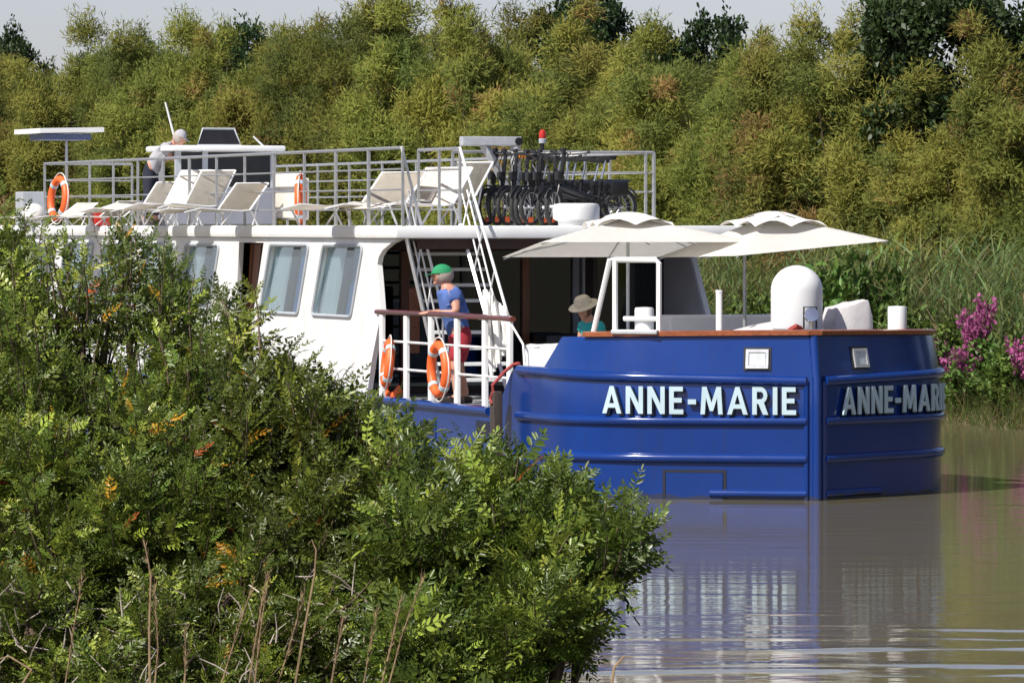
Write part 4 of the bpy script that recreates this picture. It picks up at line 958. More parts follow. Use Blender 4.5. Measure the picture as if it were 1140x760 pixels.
# two square cream parasols over the foredeck
def parasol(x, y, rz, side, zr, apex, tx, ty, label, pole_xy=None):
    t = aboard('parasol', x, y, 0.93, rz); tag(t, label, 'parasol', 'cream parasols on the foredeck')
    h = side / 2; n = 12; z0 = zr - .93; za = apex - .93
    def P(u, v, drop=0.0):
        m = max(abs(u), abs(v)); z = z0 + (za - z0) * (1 - m) ** 1.0 - .06 * math.sin(math.pi * m) * (1 - (min(abs(u), abs(v)) / (m + 1e-6)) ** 2) * 1.0
        return Vector((u * h, v * h, z + tx * u + ty * v - drop))
    b = MB(); g = [[b.bm.verts.new(P(-1 + 2 * i / (2 * n), -1 + 2 * j / (2 * n))) for j in range(2 * n + 1)] for i in range(2 * n + 1)]
    for i in range(2 * n):
        for j in range(2 * n): b.bm.faces.new((g[i][j], g[i + 1][j], g[i + 1][j + 1], g[i][j + 1]))
    bmesh.ops.solidify(b.bm, geom=b.bm.faces[:], thickness=.008)
    cn = b.build('canopy', M['canvas'], t, smooth=True, ang=40)
    b = MB()                                                          # ruffled vent on top
    for k in range(4):
        a0 = math.pi / 2 * k; nn = 10; rows = []
        for j in range(3):
            row = []
            for i in range(nn + 1):
                f = -1 + 2 * i / nn; w = .50 * (1 - .45 * j / 2); px_, py_ = .50 * (1 - j / 2.2), f * w
                zz = za - .150 + .075 * j + (.075 * abs(math.sin(f * 3.1)) if j == 0 else .045 * (1 - f * f))
                row.append(b.bm.verts.new((px_ * math.cos(a0) - py_ * math.sin(a0), px_ * math.sin(a0) + py_ * math.cos(a0), zz + tx * px_ / h * math.cos(a0))))
            rows.append(row)
        for A, B_ in zip(rows, rows[1:]):
            for i in range(nn): b.bm.faces.new((A[i], A[i + 1], B_[i + 1], B_[i]))
    b.build('vent', M['canvas'], cn, smooth=True, ang=80)
    b = MB(); of = Matrix.Rotation(-rz, 3, 'Z') @ Vector((0, pole_xy or 0, 0)); b.tube([(of.x, of.y, 0), (of.x, of.y, za - .28)] + ([(0, 0, za - .26)] if pole_xy else [(0, 0, za - .04)]), .022, 10); b.build('pole', M['alu'] if tx > .05 else M['steel'], t, smooth=True)
    b = MB(); b.lathe([(.04, za - .30), (.06, za - .27), (.06, za - .20), (.03, za - .17)], 12); b.build('hub', M['black'], t)
    for u, v in ((1, 1), (1, -1), (-1, 1), (-1, -1), (1, 0), (-1, 0), (0, 1), (0, -1)):
        b = MB(); b.tube([P(u * q, v * q, .03) for q in np.linspace(0, .985, 9)], .009, 5); rb = b.build('rib', M['frame_grey'], t)
        b = MB(); b.tube([Vector((0, 0, za - .24)), P(u * .5, v * .5, .04)], .007, 5); b.build('strut', M['frame_grey'], rb)
    b = MB(); b.lathe([(.26, 0), (.26, .05), (.05, .08), (.04, .25)], 20); b.build('base', M['greypanel'], t); return t
a = loc(699, 300, x=-4.4); parasol(-4.4, a[1], R(-9), 2.72, 2.935, 3.36, .10, .0, 'cream square parasol tilted up above the white gate frame')
a = loc(829, 300, x=-3.2); parasol(-3.2, a[1] + .37, R(6), 2.12, 2.945, 3.37, 0.015, 0.09, 'cream square parasol nearest the bow, above the white satellite dome', -.37)
# timber fender on a red rope at the step of the bulwark
t = aboard('hanging_fender', -3.75, -2.72, 0, R(3)); tag(t, 'dark timber fender hanging on a red rope at the step of the blue bulwark', 'fender')
b = MB(); b.box((0, 0, .73), (.15, .12, .95), bev=.025); b.box((-.10, .01, .70), (.05, .1, .85), bev=.02); b.build('board', M['timber'], t, smooth=True)
b = MB(); b.tube([(.0, -.03, 1.15), (.03, -.06, 1.28), (.02, .10, 1.44), (.06, .2, 1.53), (.16, .24, 1.55)], .022, 7); b.tube([(.05, -.05, 1.2), (-.02, -.07, 1.12), (.03, -.07, 1.05)], .02, 6); b.build('rope', M['rope'], t, smooth=True)
# ------------------------------------------------------------------ vegetation
def unit(v): return v / np.maximum(1e-9, np.linalg.norm(v, axis=-1, keepdims=True))
def scatter(TV, TF, P, Dx, Up, S, tint):
    """copies of one small leaf template: x axis along Dx, z axis near Up"""
    ex = unit(Dx); ey = unit(np.cross(Up, ex)); ez = np.cross(ex, ey)
    S = np.asarray(S)[:, None, None] if np.ndim(S) == 1 else np.asarray(S)[:, None, :]
    L = TV[None] * S
    V = P[:, None] + L[..., 0:1] * ex[:, None] + L[..., 1:2] * ey[:, None] + L[..., 2:3] * ez[:, None]
    n, k = len(P), len(TV)
    F = (TF[None] + (np.arange(n) * k)[:, None, None]).reshape(-1, TF.shape[1])
    return V.reshape(-1, 3), F, np.repeat(tint, k, axis=0)
def join(parts):
    Vs, Fs, Ts, o = [], [], [], 0
    for v, f, t in parts: Vs.append(v); Fs.append(f + o); Ts.append(t); o += len(v)
    return np.concatenate(Vs), np.concatenate(Fs), np.concatenate(Ts)
def rsphere(n, r=RNG):
    v = r.normal(size=(n, 3)); return unit(v)
# one feathery spray: a narrow bent blade
SPV = np.array([[0, -.1, 0], [.45, -.5, .0], [1, 0, -.16], [.45, .5, .0]], float); SPF = np.array([[0, 1, 2, 3]])
def tree_mesh(seed, H, rad, nstem, nclump, nspray, kind):
    r = np.random.default_rng(seed); tr = MB(); cl = []
    for s in range(nstem):
        az = r.uniform(0, 6.28); lean = r.uniform(.15, 1.0) * rad * .8; h = H * r.uniform(.62, 1.0) * (1 - .25 * (lean / rad) ** 2)
        h = h * (.78 if kind == 'dark' else 1); b0 = np.array([math.cos(az), math.sin(az), 0]) * r.uniform(.03, .22); tip = np.array([math.cos(az) * lean, math.sin(az) * lean, h * .95])
        mid = b0 * .5 + tip * .5 + np.array([math.cos(az) * -.1 * lean, math.sin(az) * -.1 * lean, .06 * H]) + r.normal(size=3) * .12
        pts = [(1 - t) ** 2 * b0 + 2 * t * (1 - t) * mid + t * t * tip for t in np.linspace(0, 1, 7)]
        tr.tube(pts, list(np.linspace(.07 if kind == 'tam' else .13, .006, 7) * H / 7), 6)
        for k in range(nclump // nstem):
            t = r.uniform(.10, 1.0) ** .8; p = (1 - t) ** 2 * b0 + 2 * t * (1 - t) * mid + t * t * tip
            spread = rad * (.42 * (1 - t) + .18) if kind == 'tam' else rad * .3
            d = rsphere(1, r)[0]; d[2] = abs(d[2]) * .5; c = p + d * spread * r.uniform(.3, 1.25)
            c[2] = max(c[2], .25); cl.append((c, r.uniform(.28, .85) * (1.12 - .4 * t), p))
            if k % 3 == 0: tr.tube([p, p * .5 + c * .5 + np.array([0, 0, .06]), c], [.02, .013, .006], 4)
    if kind == 'dark':
        cl = []
        for k in range(nclump):
            d = rsphere(1, r)[0]; m = r.uniform(.3, 1) ** .4; c = np.array([d[0] * rad * m, d[1] * rad * m, H * (.56 + .40 * d[2] * m)]); cl.append((c, r.uniform(.4, .75), c))
    parts = []
    tot = sum(rc ** 2 for _, rc, _ in cl)
    for c, rc, p in cl:
        n = int(nspray * rc ** 2 / tot) + 3
        q = rsphere(n, r); q[:, 2] = np.where(q[:, 2] < -.35, -q[:, 2] * .8, q[:, 2]); sh = r.uniform(.05, 1, size=(n, 1)) ** .45
        lump = 1 + .30 * np.sin(q[:, :1] * 5 + c[0] * 9) * np.sin(q[:, 1:2] * 5 + c[1] * 9) + .18 * np.sin(q[:, 2:3] * 9 + c[2] * 5)
        qn = q.copy(); q = q * sh * lump * rc * (np.array([.92, .92, 1.25]) if kind == 'tam' else np.array([1, 1, 1.1]))
        out = unit(np.array([c[0], c[1], .3]))
        if kind == 'tam':
            D = unit(qn * .7 + out * .15 + np.array([0, 0, .3]) + r.normal(size=(n, 3)) * .75)
            L = r.uniform(.09, .22, n); W = r.uniform(.020, .036, n); UPV = qn * 1.0 + out * .4 + np.array([0, 0, .25]) + r.normal(size=(n, 3)) * .22
            base = np.array([.168, .182, .038]); u = r.uniform()
            if u < .07: base = np.array([.25, .17, .062])
            elif u < .40: base = np.array([.215, .215, .046])
            elif u < .62: base = np.array([.115, .140, .033])
        else:
            D = unit(qn + r.normal(size=(n, 3)) * .7); L = r.uniform(.12, .22, n); W = L * .62; UPV = qn * .7 + np.array([0, 0, .5]) + r.normal(size=(n, 3)) * .6
            base = np.array([.035, .062, .018]) if kind == 'dark' else np.array([.05, .085, .022])
        S = np.stack([L, W, L], -1); t = base * (1.38 if kind == 'tam' else 1.0) * r.uniform(.92, 1.09, size=(n, 1)) * r.uniform(.94, 1.06, size=(n, 3))
        parts.append(scatter(SPV, SPF, c + q, D, UPV, S, t))
    return tr, join(parts)
def tree_proto(name, seed, H, rad, nstem, nclump, nspray, kind, leaf):
    t = empty(name, (0, 0, -50)); tr, (V, F, Tn) = tree_mesh(seed, H, rad, nstem, nclump, nspray, kind)
    tr.build('trunk', M['bark'], t, smooth=True); fast_mesh('crown', V, F, M[leaf], t, Tn); return t
TAM = [tree_proto('tamarisk_tree', 100 + i, 7.0, 2.15 + .12 * (i % 3), 15, 135, 85000, 'tam', 'tam') for i in range(5)]
DARK = [tree_proto('broadleaf_tree', 200 + i, 8.0, 2.9, 10, 120, 52000, 'dark', 'broad') for i in range(2)]
USED = set()
def plant(protos, px, u, top_py, label, group, k, wide=1.0):
    x, y, _ = loc(px, 250, y=u); w = b2w(x, y); z0 = float(ground_z(np.array([x]), np.array([u]))[0]) - .05
    src = protos[k % len(protos)]
    o = src if src.name not in USED else copy_tree(src); USED.add(src.name)
    H = 7.0 if protos is TAM else 8.0
    h = HEYE + (250 - top_py) / FPX * w.y - z0; s = h / (H * .985) * (random.uniform(.99, 1.11) if protos is TAM else 1.0)
    o.location = (w.x, w.y, z0); o.rotation_euler = (0, 0, random.uniform(0, 6.28)); sw = wide * s ** .35 if s > 0 else 1
    o.scale = (sw, sw, s); tag(o, label, 'tree', group); return o
G1, G2 = 'tamarisk trees along the far bank', 'dark broadleaf trees behind the tamarisks'
FRONT = [(-75, 60, ''), (18, 66, 'olive tamarisk tree at the far left, behind the round white cover'), (66, 44, 'olive tamarisk tree rising straight behind the flat solar panel'), (128, 27, 'tall olive tamarisk tree between the solar panel and the bending person'),
         (182, 24, 'olive tamarisk tree behind the tip of the long white aerial'), (243, 38, 'olive tamarisk tree right behind the raised black roof hatch'), (300, 34, 'olive tamarisk tree behind the short slanted aerial on the wheelhouse'),
         (345, 6, 'tall olive tamarisk tree above the upright folded lounger'), (402, 16, 'olive tamarisk tree above the big high-backed lounger'), (458, 18, 'olive tamarisk tree behind the top end of the left ladder handrail'),
         (528, 5, 'tall olive tamarisk tree behind the left end of the davit arm'), (592, 60, 'lower brownish tamarisk tree behind the red mast lamp'), (650, 85, 'lower olive tamarisk tree just right of the parked bicycles'),
         (722, 62, 'olive tamarisk tree behind the port corner post of the upper rail'), (775, 100, 'low pale tamarisk tree above the meeting edges of the two parasols'), (832, 44, 'tall pale tamarisk tree above the ruffled top of the parasol nearest the bow'),
         (893, 27, 'tall pale tamarisk tree straight above the satellite dome'), (955, 40, 'pale tamarisk tree above the right corner of the parasol nearest the bow'), (1004, 100, 'low pale tamarisk tree in front of the dark broadleaf tree'),
         (1068, 120, 'low spreading tamarisk tree above the white bollard and reeds'), (1132, 24, 'olive tamarisk tree at the right edge above the purple flowers'), (1205, 50, '')]
BACK = [(40, 58, 'the left end of the barge'), (105, 36, 'the right edge of the solar panel'), (160, 26, 'the bending person'), (215, 24, 'the left edge of the roof hatch'), (322, 12, 'the wheelhouse right end'), (375, 14, 'the upper rail between two lounger groups'),
        (432, 18, 'the gap left of the ladder'), (492, 26, 'the space between the ladder handrails'), (560, 2, 'the davit sheave'), (606, 8, 'the brownish tamarisk by the red lamp'), (712, 20, 'the port end of the front rail'), (745, 30, 'the left parasol peak'), (868, 40, 'the gap between two pale tamarisks over the bow'), (925, 27, 'the pale trees over the parasol corner'), (985, 55, 'the reeds right of the dome'), (1100, 60, 'the far right reeds')]
k = 0
for px, tp, lab in FRONT:
    plant(TAM, px, 16.3 + random.uniform(-.6, .9), tp, lab or ('olive tamarisk tree just outside the %s edge' % ('left' if px < 500 else 'right')), G1, k, random.uniform(.92, 1.1)); k += 1
for px, tp, lab in BACK:
    plant(TAM, px, 20.5 + random.uniform(-.8, 1.4), tp, 'back-row tamarisk tree whose top shows above ' + lab, G1, k, random.uniform(1.0, 1.2)); k += 2
for i in range(7):  # unseen trees added so the port bow mirrors foliage, not open sky
    w = b2w(-6 + 5.2 * i, 16.5 + random.uniform(-.6, 1.4)); o = copy_tree(TAM[i % 5]); o.location = (w.x, w.y, .85); o.rotation_euler = (0, 0, i * 1.7); o.scale = (1.25, 1.25, random.uniform(.95, 1.15))
    tag(o, 'olive tamarisk tree added unseen past the right edge for the hull to reflect', 'tree', G1)
for i, (px, tp, u, lab, wd) in enumerate(((2, 40, 25, 'dark broadleaf tree top at the far left behind the tamarisks', .7), (266, 20, 26, 'dark broadleaf tree top behind the roof hatch of the wheelhouse', .7), (652, -8, 24, 'dark tall broadleaf tree above the parked bicycles', .62), (768, 10, 26, 'dark broadleaf tree top above the left parasol', .62),
                                   (1048, -34, 17.6, 'large dark green broadleaf tree at the upper right', .72))):
    plant(DARK, px, u, tp, lab, G2, i, wd)

# reeds along the far bank (stuff) --------------------------------------------
BLV = []; 
for t in np.linspace(0, 1, 5):
    w = .5 * (1 - t) ** .7 * (1 if t > 0 else .6); z = -0.55 * t * t
    BLV += [[t, -w, z], [t, w, z]]
BLV = np.array(BLV); BLF = np.array([[2 * i, 2 * i + 1, 2 * i + 3, 2 * i + 2] for i in range(4)])
def reed_bed(n, a0, a1, u0, u1, hmin, hmax, seed):
    r = np.random.default_rng(seed); a = r.uniform(a0, a1, n); u = r.uniform(u0, u1, n); z = ground_z(a, u)
    hh = r.uniform(hmin, hmax, n) * (.86 + .16 * np.sin(a * 1.9) * np.sin(u * 2.3 + a)) 
    P = np.stack([B0.x + FW.x * a + PT.x * u, B0.y + FW.y * a + PT.y * u, z], -1)
    lean = np.stack([r.normal(0, .09, n) + .05, r.normal(0, .09, n), np.ones(n)], -1); parts = []
    tone = np.stack([r.uniform(.16, .26, n), r.uniform(.215, .31, n), r.uniform(.065, .11, n)], -1); dry = r.uniform(size=n) < .07; tone[dry] = np.array([.26, .19, .09])
    parts.append(scatter(BLV * np.array([1, 1, 0]), BLF, P, lean, rsphere(n, r), np.stack([hh, np.full(n, .02), hh], -1), tone * .9))
    for k in range(8):
        f = (k + 2) / 10 * r.uniform(.9, 1.1, n); az = r.uniform(0, 6.28, n)
        p = P + unit(lean) * (hh * f)[:, None]
        D = np.stack([np.cos(az), np.sin(az), r.uniform(.6, 1.9, n)], -1); L = r.uniform(.35, .75, n)
        parts.append(scatter(BLV, BLF, p, D, np.tile([0, 0, 1.0], (n, 1)) + r.normal(size=(n, 3)) * .25, np.stack([L, r.uniform(.022, .042, n), L * r.uniform(.2, 1.2, n)], -1), tone * r.uniform(.75, 1.3, (n, 1))))
    return join(parts)
V, F, Tn = join([reed_bed(3900, -40, 4, 12.7, 15.6, 1.9, 2.75, 1), reed_bed(1500, -75, -40, 12.7, 15.0, 1.7, 2.5, 2)])
tag(fast_mesh('reeds', V, F, M['reed'], None, Tn), 'tall grey-green reed bed along the far bank', 'reeds', None, 'stuff')
def grass(n, a0, a1, u0, u1, h, seed, dryness):
    r = np.random.default_rng(seed); a = r.uniform(a0, a1, n); u = r.uniform(u0, u1, n)
    P = np.stack([B0.x + FW.x * a + PT.x * u, B0.y + FW.y * a + PT.y * u, ground_z(a, u) - .02], -1); L = r.uniform(.5, 1.2, n) * h
    tone = np.stack([r.uniform(.08, .14, n), r.uniform(.12, .19, n), r.uniform(.025, .05, n)], -1); d = r.uniform(size=n) < dryness; tone[d] = np.array([.24, .18, .09])
    return scatter(BLV, BLF, P, np.stack([r.normal(0, .5, n), r.normal(0, .5, n), np.ones(n)], -1), rsphere(n, r) * .4 + np.array([.6, .2, .5]), np.stack([L, r.uniform(.012, .028, n), L * .8], -1), tone)
V, F, Tn = join([grass(16000, -60, 4, 11.3, 13.6, .5, 5, .25), grass(7000, -60, 4, 11.2, 12.0, .8, 7, .2), grass(16000, 34, 60, -24, -15.6, .34, 6, .4)])
tag(fast_mesh('bank_grass', V, F, M['reed'], None, Tn), 'rough grass and sedge on the canal banks', 'grass', None, 'stuff')

# broad-leaved shrubs and purple loosestrife at the water's edge
LFV = np.array([[0, 0, 0], [.35, -.5, .06], [.75, -.36, .03], [1, 0, -.06], [.75, .36, .03], [.35, .5, .06]], float); LFF = np.array([[0, 1, 2, 3], [0, 3, 4, 5]])
def shrub_proto(name, seed, n=2600, L0=.11):
    r = np.random.default_rng(seed); t = empty(name, (0, 0, -40)); st = MB(); parts = []
    for s in range(26):
        az = r.uniform(0, 6.28); sp_ = r.uniform(.1, .62); tip = np.array([math.cos(az) * sp_, math.sin(az) * sp_, r.uniform(.45, 1.0) * (1 - .5 * sp_ ** 2)])
        mid = tip * np.array([.35, .35, .6]); pts = [2 * q * (1 - q) * mid + q * q * tip for q in np.linspace(0, 1, 6)]
        st.tube(pts, list(np.linspace(.011, .003, 6)), 5)
        m = n // 26; q = r.uniform(.18, 1.02, m); B_ = (2 * q * (1 - q))[:, None] * mid + (q * q)[:, None] * tip + r.normal(size=(m, 3)) * .055
        D = unit(r.normal(size=(m, 3)) + np.array([math.cos(az) * .5, math.sin(az) * .5, .35]))
        L = L0 * r.uniform(.6, 1.3, m); tone = np.array([.105, .165, .034]) * r.uniform(.65, 1.5, (m, 1)) * r.uniform(.9, 1.1, (m, 3))
        parts.append(scatter(LFV, LFF, B_, D, rsphere(m, r) * .7 + np.array([0, 0, 1]), np.stack([L, L * .5, L], -1), tone))
    V, F, Tn = join(parts); st.build('stems', M['twig'], t); fast_mesh('foliage', V, F, M['broad'], t, Tn); return t
SH = [shrub_proto('bank_shrub', 300 + i) for i in range(3)]
def put_proto(src, px, u, h, w, label, group, cat):
    o = src if src.name not in USED else copy_tree(src); USED.add(src.name)
    x, y, _ = loc(px, 250, y=u); g = float(ground_z(np.array([x]), np.array([u]))[0]); q = b2w(x, y, g - .03)
    o.location = q; o.rotation_euler = (0, 0, random.uniform(0, 6.28)); o.scale = (w, w, h); tag(o, label, cat, group); return o
GB = 'green shrubs at the foot of the reeds'
for i, (px, u, h, w, lab) in enumerate(((835, 12.8, 1.6, 1.3, 'green shrub left of the satellite dome, in front of the reeds'), (905, 12.5, 2.0, 1.4, 'taller green shrub behind the satellite dome'), (952, 12.4, 2.35, 1.7, 'bright green shrub above the grey tarpaulin peak'), (1000, 12.4, 1.6, 1.3, 'green shrub behind the white bollard at the bow'),
      (1046, 12.1, 1.05, 1.1, 'green shrub touching the right side of the dark bow'), (1072, 11.9, .85, .9, 'low green shrub at the waterline below the purple flowers'), (1098, 12.1, 1.1, 1.1, 'green shrub right below the tallest purple flowers'), (1122, 11.9, .95, 1.0, 'low green shrub overhanging the water near the right edge'), (1142, 12.2, 1.2, 1.1, 'green shrub cut by the right edge of the picture'), (1062, 12.7, 1.25, 1.1, 'green shrub between the two clumps of purple flowers'))):
    put_proto(SH[i % 3], px, u, h, w, lab, GB, 'shrub')
def loose_proto(seed):
    r = np.random.default_rng(seed); t = empty('loosestrife', (0, 0, -40)); st = MB(); fl = []; lf = []
    for s in range(17):
        az = r.uniform(0, 6.28); sp_ = r.uniform(.0, .44); tip = np.array([math.cos(az) * sp_, math.sin(az) * sp_, r.uniform(.68, 1.0)]); pts = [np.array([tip[0] * q ** 1.5, tip[1] * q ** 1.5, tip[2] * q]) for q in np.linspace(0, 1, 5)]
        st.tube(pts, list(np.linspace(.007, .003, 5)), 4)
        m = 52; q = r.uniform(.58, 1.0, m); p = np.stack([tip[0] * q ** 1.5, tip[1] * q ** 1.5, tip[2] * q], -1) + r.normal(size=(m, 3)) * np.array([.02, .02, .01])
        fl.append(scatter(LFV, LFF, p, rsphere(m, r) + np.array([0, 0, .3]), rsphere(m, r), np.full(m, 1.0) * r.uniform(.03, .055, m), np.array([.42, .11, .27]) * r.uniform(.6, 1.3, (m, 1))))
        m = 40; q = r.uniform(.1, .62, m); p = np.stack([tip[0] * q ** 1.5, tip[1] * q ** 1.5, tip[2] * q], -1); L = r.uniform(.06, .11, m)
        lf.append(scatter(LFV, LFF, p, rsphere(m, r) + np.array([0, 0, .4]), rsphere(m, r) * .5 + np.array([0, 0, 1]), np.stack([L, L * .3, L], -1), np.array([.06, .10, .025]) * r.uniform(.7, 1.4, (m, 1))))
    st.build('stems', M['twig'], t); V, F, Tn = join(fl); fast_mesh('blossoms', V, F, M['petal'], t, Tn); V, F, Tn = join(lf); fast_mesh('foliage', V, F, M['broad'], t, Tn); return t
LP = [loose_proto(400), loose_proto(401)]
GL = 'purple loosestrife at the water edge'
for i, (px, u, h, w, lab) in enumerate(((1089, 12.15, 1.72, 1.25, 'tall purple loosestrife with the highest spikes of blossom'), (1074, 11.85, 1.15, 1.1, 'purple loosestrife lower and nearer the barge than the tallest one'), (1044, 12.0, 1.1, .8, 'small purple loosestrife showing beside the upper right edge of the bow'), (1136, 11.95, 1.25, .9, 'purple loosestrife at the right edge of the picture'))):
    put_proto(LP[i % 2], px, u, h, w, lab, GL, 'plant')

# pinnate-leaved shrubs on the near bank ------------------------------------
def pinnate(seed=0, n=8):
    rr = np.random.default_rng(seed); Vv, Ff = [], []; o = 0
    def leaflet(p, d, L, W):
        nonlocal o
        d = unit(np.array(d, float)); s = np.array([-d[1], d[0], 0]); fold = .10 * W
        pts = [p, p + d * L * .28 - s * W * .46 + [0, 0, fold], p + d * L * .72 - s * W * .44 + [0, 0, fold], p + d * L + [0, 0, -.06 * L], p + d * L * .72 + s * W * .44 + [0, 0, fold], p + d * L * .28 + s * W * .46 + [0, 0, fold]]
        Vv.extend(pts); Ff.extend([[o, o + 1, o + 2, o + 3], [o, o + 3, o + 4, o + 5]]); o += 6
    for i in range(n):
        t = .14 + .80 * i / (n - 1); x = t; z = -.28 * t * t; f = math.sin(math.pi * (.22 + .68 * i / (n - 1))) ** .6
        for s in (-1, 1): leaflet(np.array([x + .03 * s * rr.normal(), s * .008, z]), (.42 + .3 * t + rr.normal() * .14, s, -.15 + rr.normal() * .22), (.215 * f + .04) * rr.uniform(.8, 1.15), (.092 * f + .014) * rr.uniform(.8, 1.15)) if rr.uniform() > .05 else None
    leaflet(np.array([.97, 0, -.27]), (1, 0, -.3), .2, .09)
    b = len(Vv); w = .006
    for t in (0, .5, 1.0): Vv.extend([[t, -w, -.28 * t * t], [t, w, -.28 * t * t]])
    Ff.extend([[b, b + 1, b + 3, b + 2], [b + 2, b + 3, b + 5, b + 4]])
    return np.array(Vv), np.array(Ff)
PN = [pinnate(i, n_) for i, n_ in enumerate((8, 7, 9, 8))]
def wpt(px, py, Y): return np.array([(px - 570) / FPX * Y, Y, HEYE - (py - 250) / FPX * Y])
def pinnate_shrub(label, base, lumps, seed, twigs=0, size=1.0, light=1.0):
    r = np.random.default_rng(seed); t = empty('pinnate_shrub', tuple(base)); tag(t, label, 'shrub', 'leafy shrubs on the near bank'); st = MB(); parts = []
    base = np.array(base); dead = MB()
    for (px, py, Y, rx_, ry_, ns, yel) in lumps:
        c = wpt(px, py, Y); rad = np.array([rx_ / FPX * Y, .34, ry_ / FPX * Y])
        hub = c * .55 + base * .45 + r.normal(size=3) * .05
        st.tube([np.zeros(3), (hub - base) * .55 + r.normal(size=3) * .06, hub - base], [.014, .011, .008], 5)
        for s in range(int(ns * 1.0 / size)):
            d = rsphere(1, r)[0]; d[2] = d[2] * .8 + .25; d = unit(d); tip = c + d * rad * r.uniform(.45, 1.05)
            root = hub * .45 + c * .55 - d * rad * .2; L = np.linalg.norm(tip - root); mid = root * .5 + tip * .5 + np.array([0, 0, -.08 * L]) + r.normal(size=3) * .03
            path = lambda q: ((1 - q) ** 2)[:, None] * root + (2 * q * (1 - q))[:, None] * mid + (q * q)[:, None] * tip
            st.tube([x - base for x in [hub] + list(path(np.linspace(0, 1, 5)))], [.0065, .006, .005, .004, .003, .0016], 4)
            m = int(np.clip(L / .028, 7, 18)); q = np.linspace(.22, 1.0, m) + r.normal(0, .02, m); P = path(np.clip(q, 0, 1)); tan = unit(tip - mid)
            az = np.arange(m) * 2.39996 + r.uniform(0, 6.28); e1 = unit(np.cross(tan, [0, 0, 1.0]) + 1e-6); e2 = np.cross(e1, tan)
            D = unit(tan * (.35 + .9 * q[:, None] ** 3) + e1 * np.cos(az)[:, None] + e2 * (np.sin(az) * .8)[:, None] + np.array([0, 0, .30]) + r.normal(size=(m, 3)) * .12)
            LL = size * r.uniform(.085, .165, m) * np.where(q > .9, .72, 1)
            young = r.uniform() < .15
            tone = light * (np.array([.26, .30, .042]) if young else np.array([.092, .122, .018])) * r.uniform(.7, 1.35, (m, 1)) * r.uniform(.93, 1.07, (m, 3))
            y = r.uniform(size=m) < yel; tone[y] = np.array([.52, .25, .02]) * r.uniform(.6, 1.1, (int(y.sum()), 1)); y2 = r.uniform(size=m) < yel * .35; tone[y2] = np.array([.40, .07, .03])
            kk = r.integers(0, 4); parts.append(scatter(PN[kk][0], PN[kk][1], P - base, D, np.array([-.25, -.5, .8]) + r.normal(size=(m, 3)) * .55, np.stack([LL, LL * r.uniform(.75, 1.1, m), LL * r.uniform(.2, 2.2, m)], -1), tone))
    for i in range(twigs):
        px, py, Y, rx_, ry_, ns, yel = lumps[i % len(lumps)]; c = wpt(px, max(py + ry_ * .3, 690), Y - .1) - base; p = c + r.normal(size=3) * np.array([rx_, 60, ry_]) / FPX * Y * .6
        d = unit(np.array([r.normal(), r.normal() * .4, r.normal() * .7 + .5])) * r.uniform(.04, .13); dead.tube([p, p + d * .5 + r.normal(size=3) * .01, p + d], [.0030, .0024, .0012], 4)
    st.build('stems', M['twig'], t); V, F, Tn = join(parts); fast_mesh('foliage', V, F, M['leaf'], t, Tn)
    if twigs: tag(dead.build('dead_twigs', M['dead_grey'], t), kind='stuff')
    return t
def foot(px, Y):
    X = (px - 570) / FPX * Y; a = (Vector((X, Y, 0)) - B0).dot(FW); u = (Vector((X, Y, 0)) - B0).dot(PT)
    return (X, Y, float(ground_z(np.array([a]), np.array([u]))[0]) - .03)
TOPX, TOPY = [-60, 0, 18, 40, 60, 100, 150, 205, 240, 262, 282, 300, 325, 360, 385, 415, 440, 470, 500, 560, 600, 640, 690, 730, 745], [215, 205, 196, 232, 246, 240, 238, 252, 262, 285, 318, 368, 388, 380, 402, 432, 462, 482, 486, 492, 502, 522, 548, 576, 600]
RGY, RGX = [480, 560, 600, 640, 680, 720, 770], [560, 715, 735, 705, 676, 655, 640]
rb = np.random.default_rng(77); BINS = {k_: [] for k_ in 'ABCDE'}
for gy in range(215, 800, 44):
    for gx in range(-50, 760, 44):
        px, py = gx + rb.uniform(-14, 14), gy + rb.uniform(-14, 14)
        top = np.interp(px, TOPX, TOPY) + 34
        if py < top:
            if py + 40 > top: py = top + rb.uniform(0, 8)
            else: continue
        if px > np.interp(py, RGY, RGX) - 36: continue
        Y = 18.3 - 2.3 * (py - 200) / 560 - (.4 if px > 430 else 0) + rb.uniform(-.3, .3)
        thin = py < 400 and px < 300
        ns = int((4.5 if thin else 13) * rb.uniform(.8, 1.2)); yel = rb.choice([0, 0, 0, .012, .04]) if px < 330 else .002
        k_ = 'E' if py > 610 and px < 400 else 'A' if px < 125 else 'B' if px < 265 else 'C' if px < 432 else 'D'
        BINS[k_].append((px, py, Y, 36, 36, ns, yel))
pinnate_shrub('tallest leafy shrub at the far left, its top reaching the upper deck rail', foot(60, 18.0), BINS['A'], 1, 0, .66)
pinnate_shrub('leafy shrub in front of the wooden door, with a few orange leaves', foot(210, 17.4), BINS['B'], 2, 0, .66)
pinnate_shrub('leafy shrub below the two slanted windows', foot(340, 16.8), BINS['C'], 3, 0, .76)
pinnate_shrub('bright leafy shrub at the right, reaching out over the water', foot(540, 16.2), BINS['D'], 4, 0, .92, 1.2)
pinnate_shrub('low thinning shrub at the bottom left, full of bleached dry twigs', foot(110, 16.0), BINS['E'], 5, 330, .66)

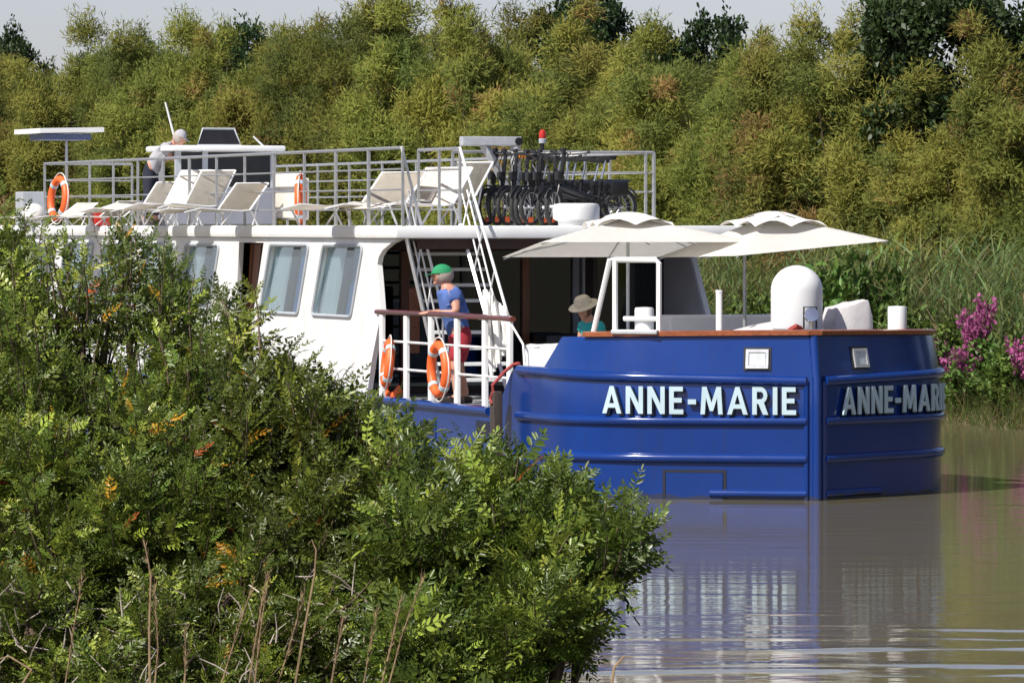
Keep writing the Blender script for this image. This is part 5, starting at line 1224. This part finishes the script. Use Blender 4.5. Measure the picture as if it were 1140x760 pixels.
# dry grass stalks standing in front of the shrubs
def stalk(name, pts, Y, thick, label, seed, tuft=True):
    r = np.random.default_rng(seed); P = [wpt(x, y, Y) for x, y in pts]; g = foot(pts[0][0], Y); base = np.array([P[0][0] + (P[0][0] - P[1][0]) * .8, Y, g[2]])
    t = empty(name, tuple(base)); tag(t, label, 'dry stalk', 'dry stalks in front of the shrubs')
    b = MB(); Q = [np.zeros(3)] + [p - base for p in P]; b.tube(Q, [thick * 1.2] + list(np.linspace(thick, thick * .35, len(P))), 5); b.build('stem', M['dead'], t, smooth=True)
    if tuft:
        b = MB(); n = 90
        for i in range(n):
            f = r.uniform(.15, 1) ** .8; k = f * (len(P) - 1); j = min(int(k), len(P) - 2); p = P[j] * (1 - (k - j)) + P[j + 1] * (k - j) - base
            d = unit(unit(P[j + 1] - P[j]) + r.normal(size=3) * .3) * r.uniform(.012, .04); w = unit(r.normal(size=3)) * .0016
            b.face([p - w, p + w, p + d])
        b.build('seed_head', M['dead'], t)
    return t
SK = [([(167, 765), (166, 700), (168, 640), (160, 600)], .0045, 'thick brown dry stalk under the orange leaves at the lower left'), ([(172, 765), (176, 720), (172, 650)], .003, 'thin dry stalk leaning against the thick brown one'),
      ([(245, 765), (262, 710), (283, 645)], .0028, 'pale dry stalk slanting to the right, left of the pair of brown ones'), ([(277, 765), (284, 715), (297, 640)], .004, 'brown dry stalk of the slanting pair at the lower left'), ([(283, 765), (290, 700), (300, 635)], .003, 'taller brown stalk of the slanting pair'),
      ([(308, 765), (325, 710), (340, 655)], .0026, 'pale thin stalk beside the curled one'), ([(328, 765), (338, 705), (350, 640), (352, 612), (347, 600), (343, 606)], .004, 'dry stalk with a curled tip'), ([(368, 765), (375, 725), (382, 688)], .004, 'short brown dry stalk right of the curled one'),
      ([(424, 765), (436, 715), (447, 665)], .0036, 'brown dry stalk below the low blue side'), ([(432, 765), (448, 705), (472, 640)], .0026, 'long pale stalk bending right below the blue side'), ([(205, 765), (207, 735), (206, 700)], .0036, 'short fuzzy brown stalk between two taller ones'),
      ([(404, 765), (412, 720), (420, 680)], .0022, 'thin grey stalk left of the brown one under the blue side'), ([(20, 768), (35, 745), (10, 730), (-8, 735)], .005, 'pale arching stalk in the bottom left corner'), ([(72, 765), (82, 700), (92, 640)], .0022, 'thin upright stalk among the bleached twigs'),
      ([(680, 768), (684, 742), (695, 730), (704, 732)], .005, 'hooked dry stalk by the water at the bottom edge')]
for i, (pts, th, lab) in enumerate(SK): stalk('dry_stalk', pts, 15.2 + .06 * (i % 4), th, lab, 500 + i, i not in (12, 14, 6))
bpy.context.view_layer.update()
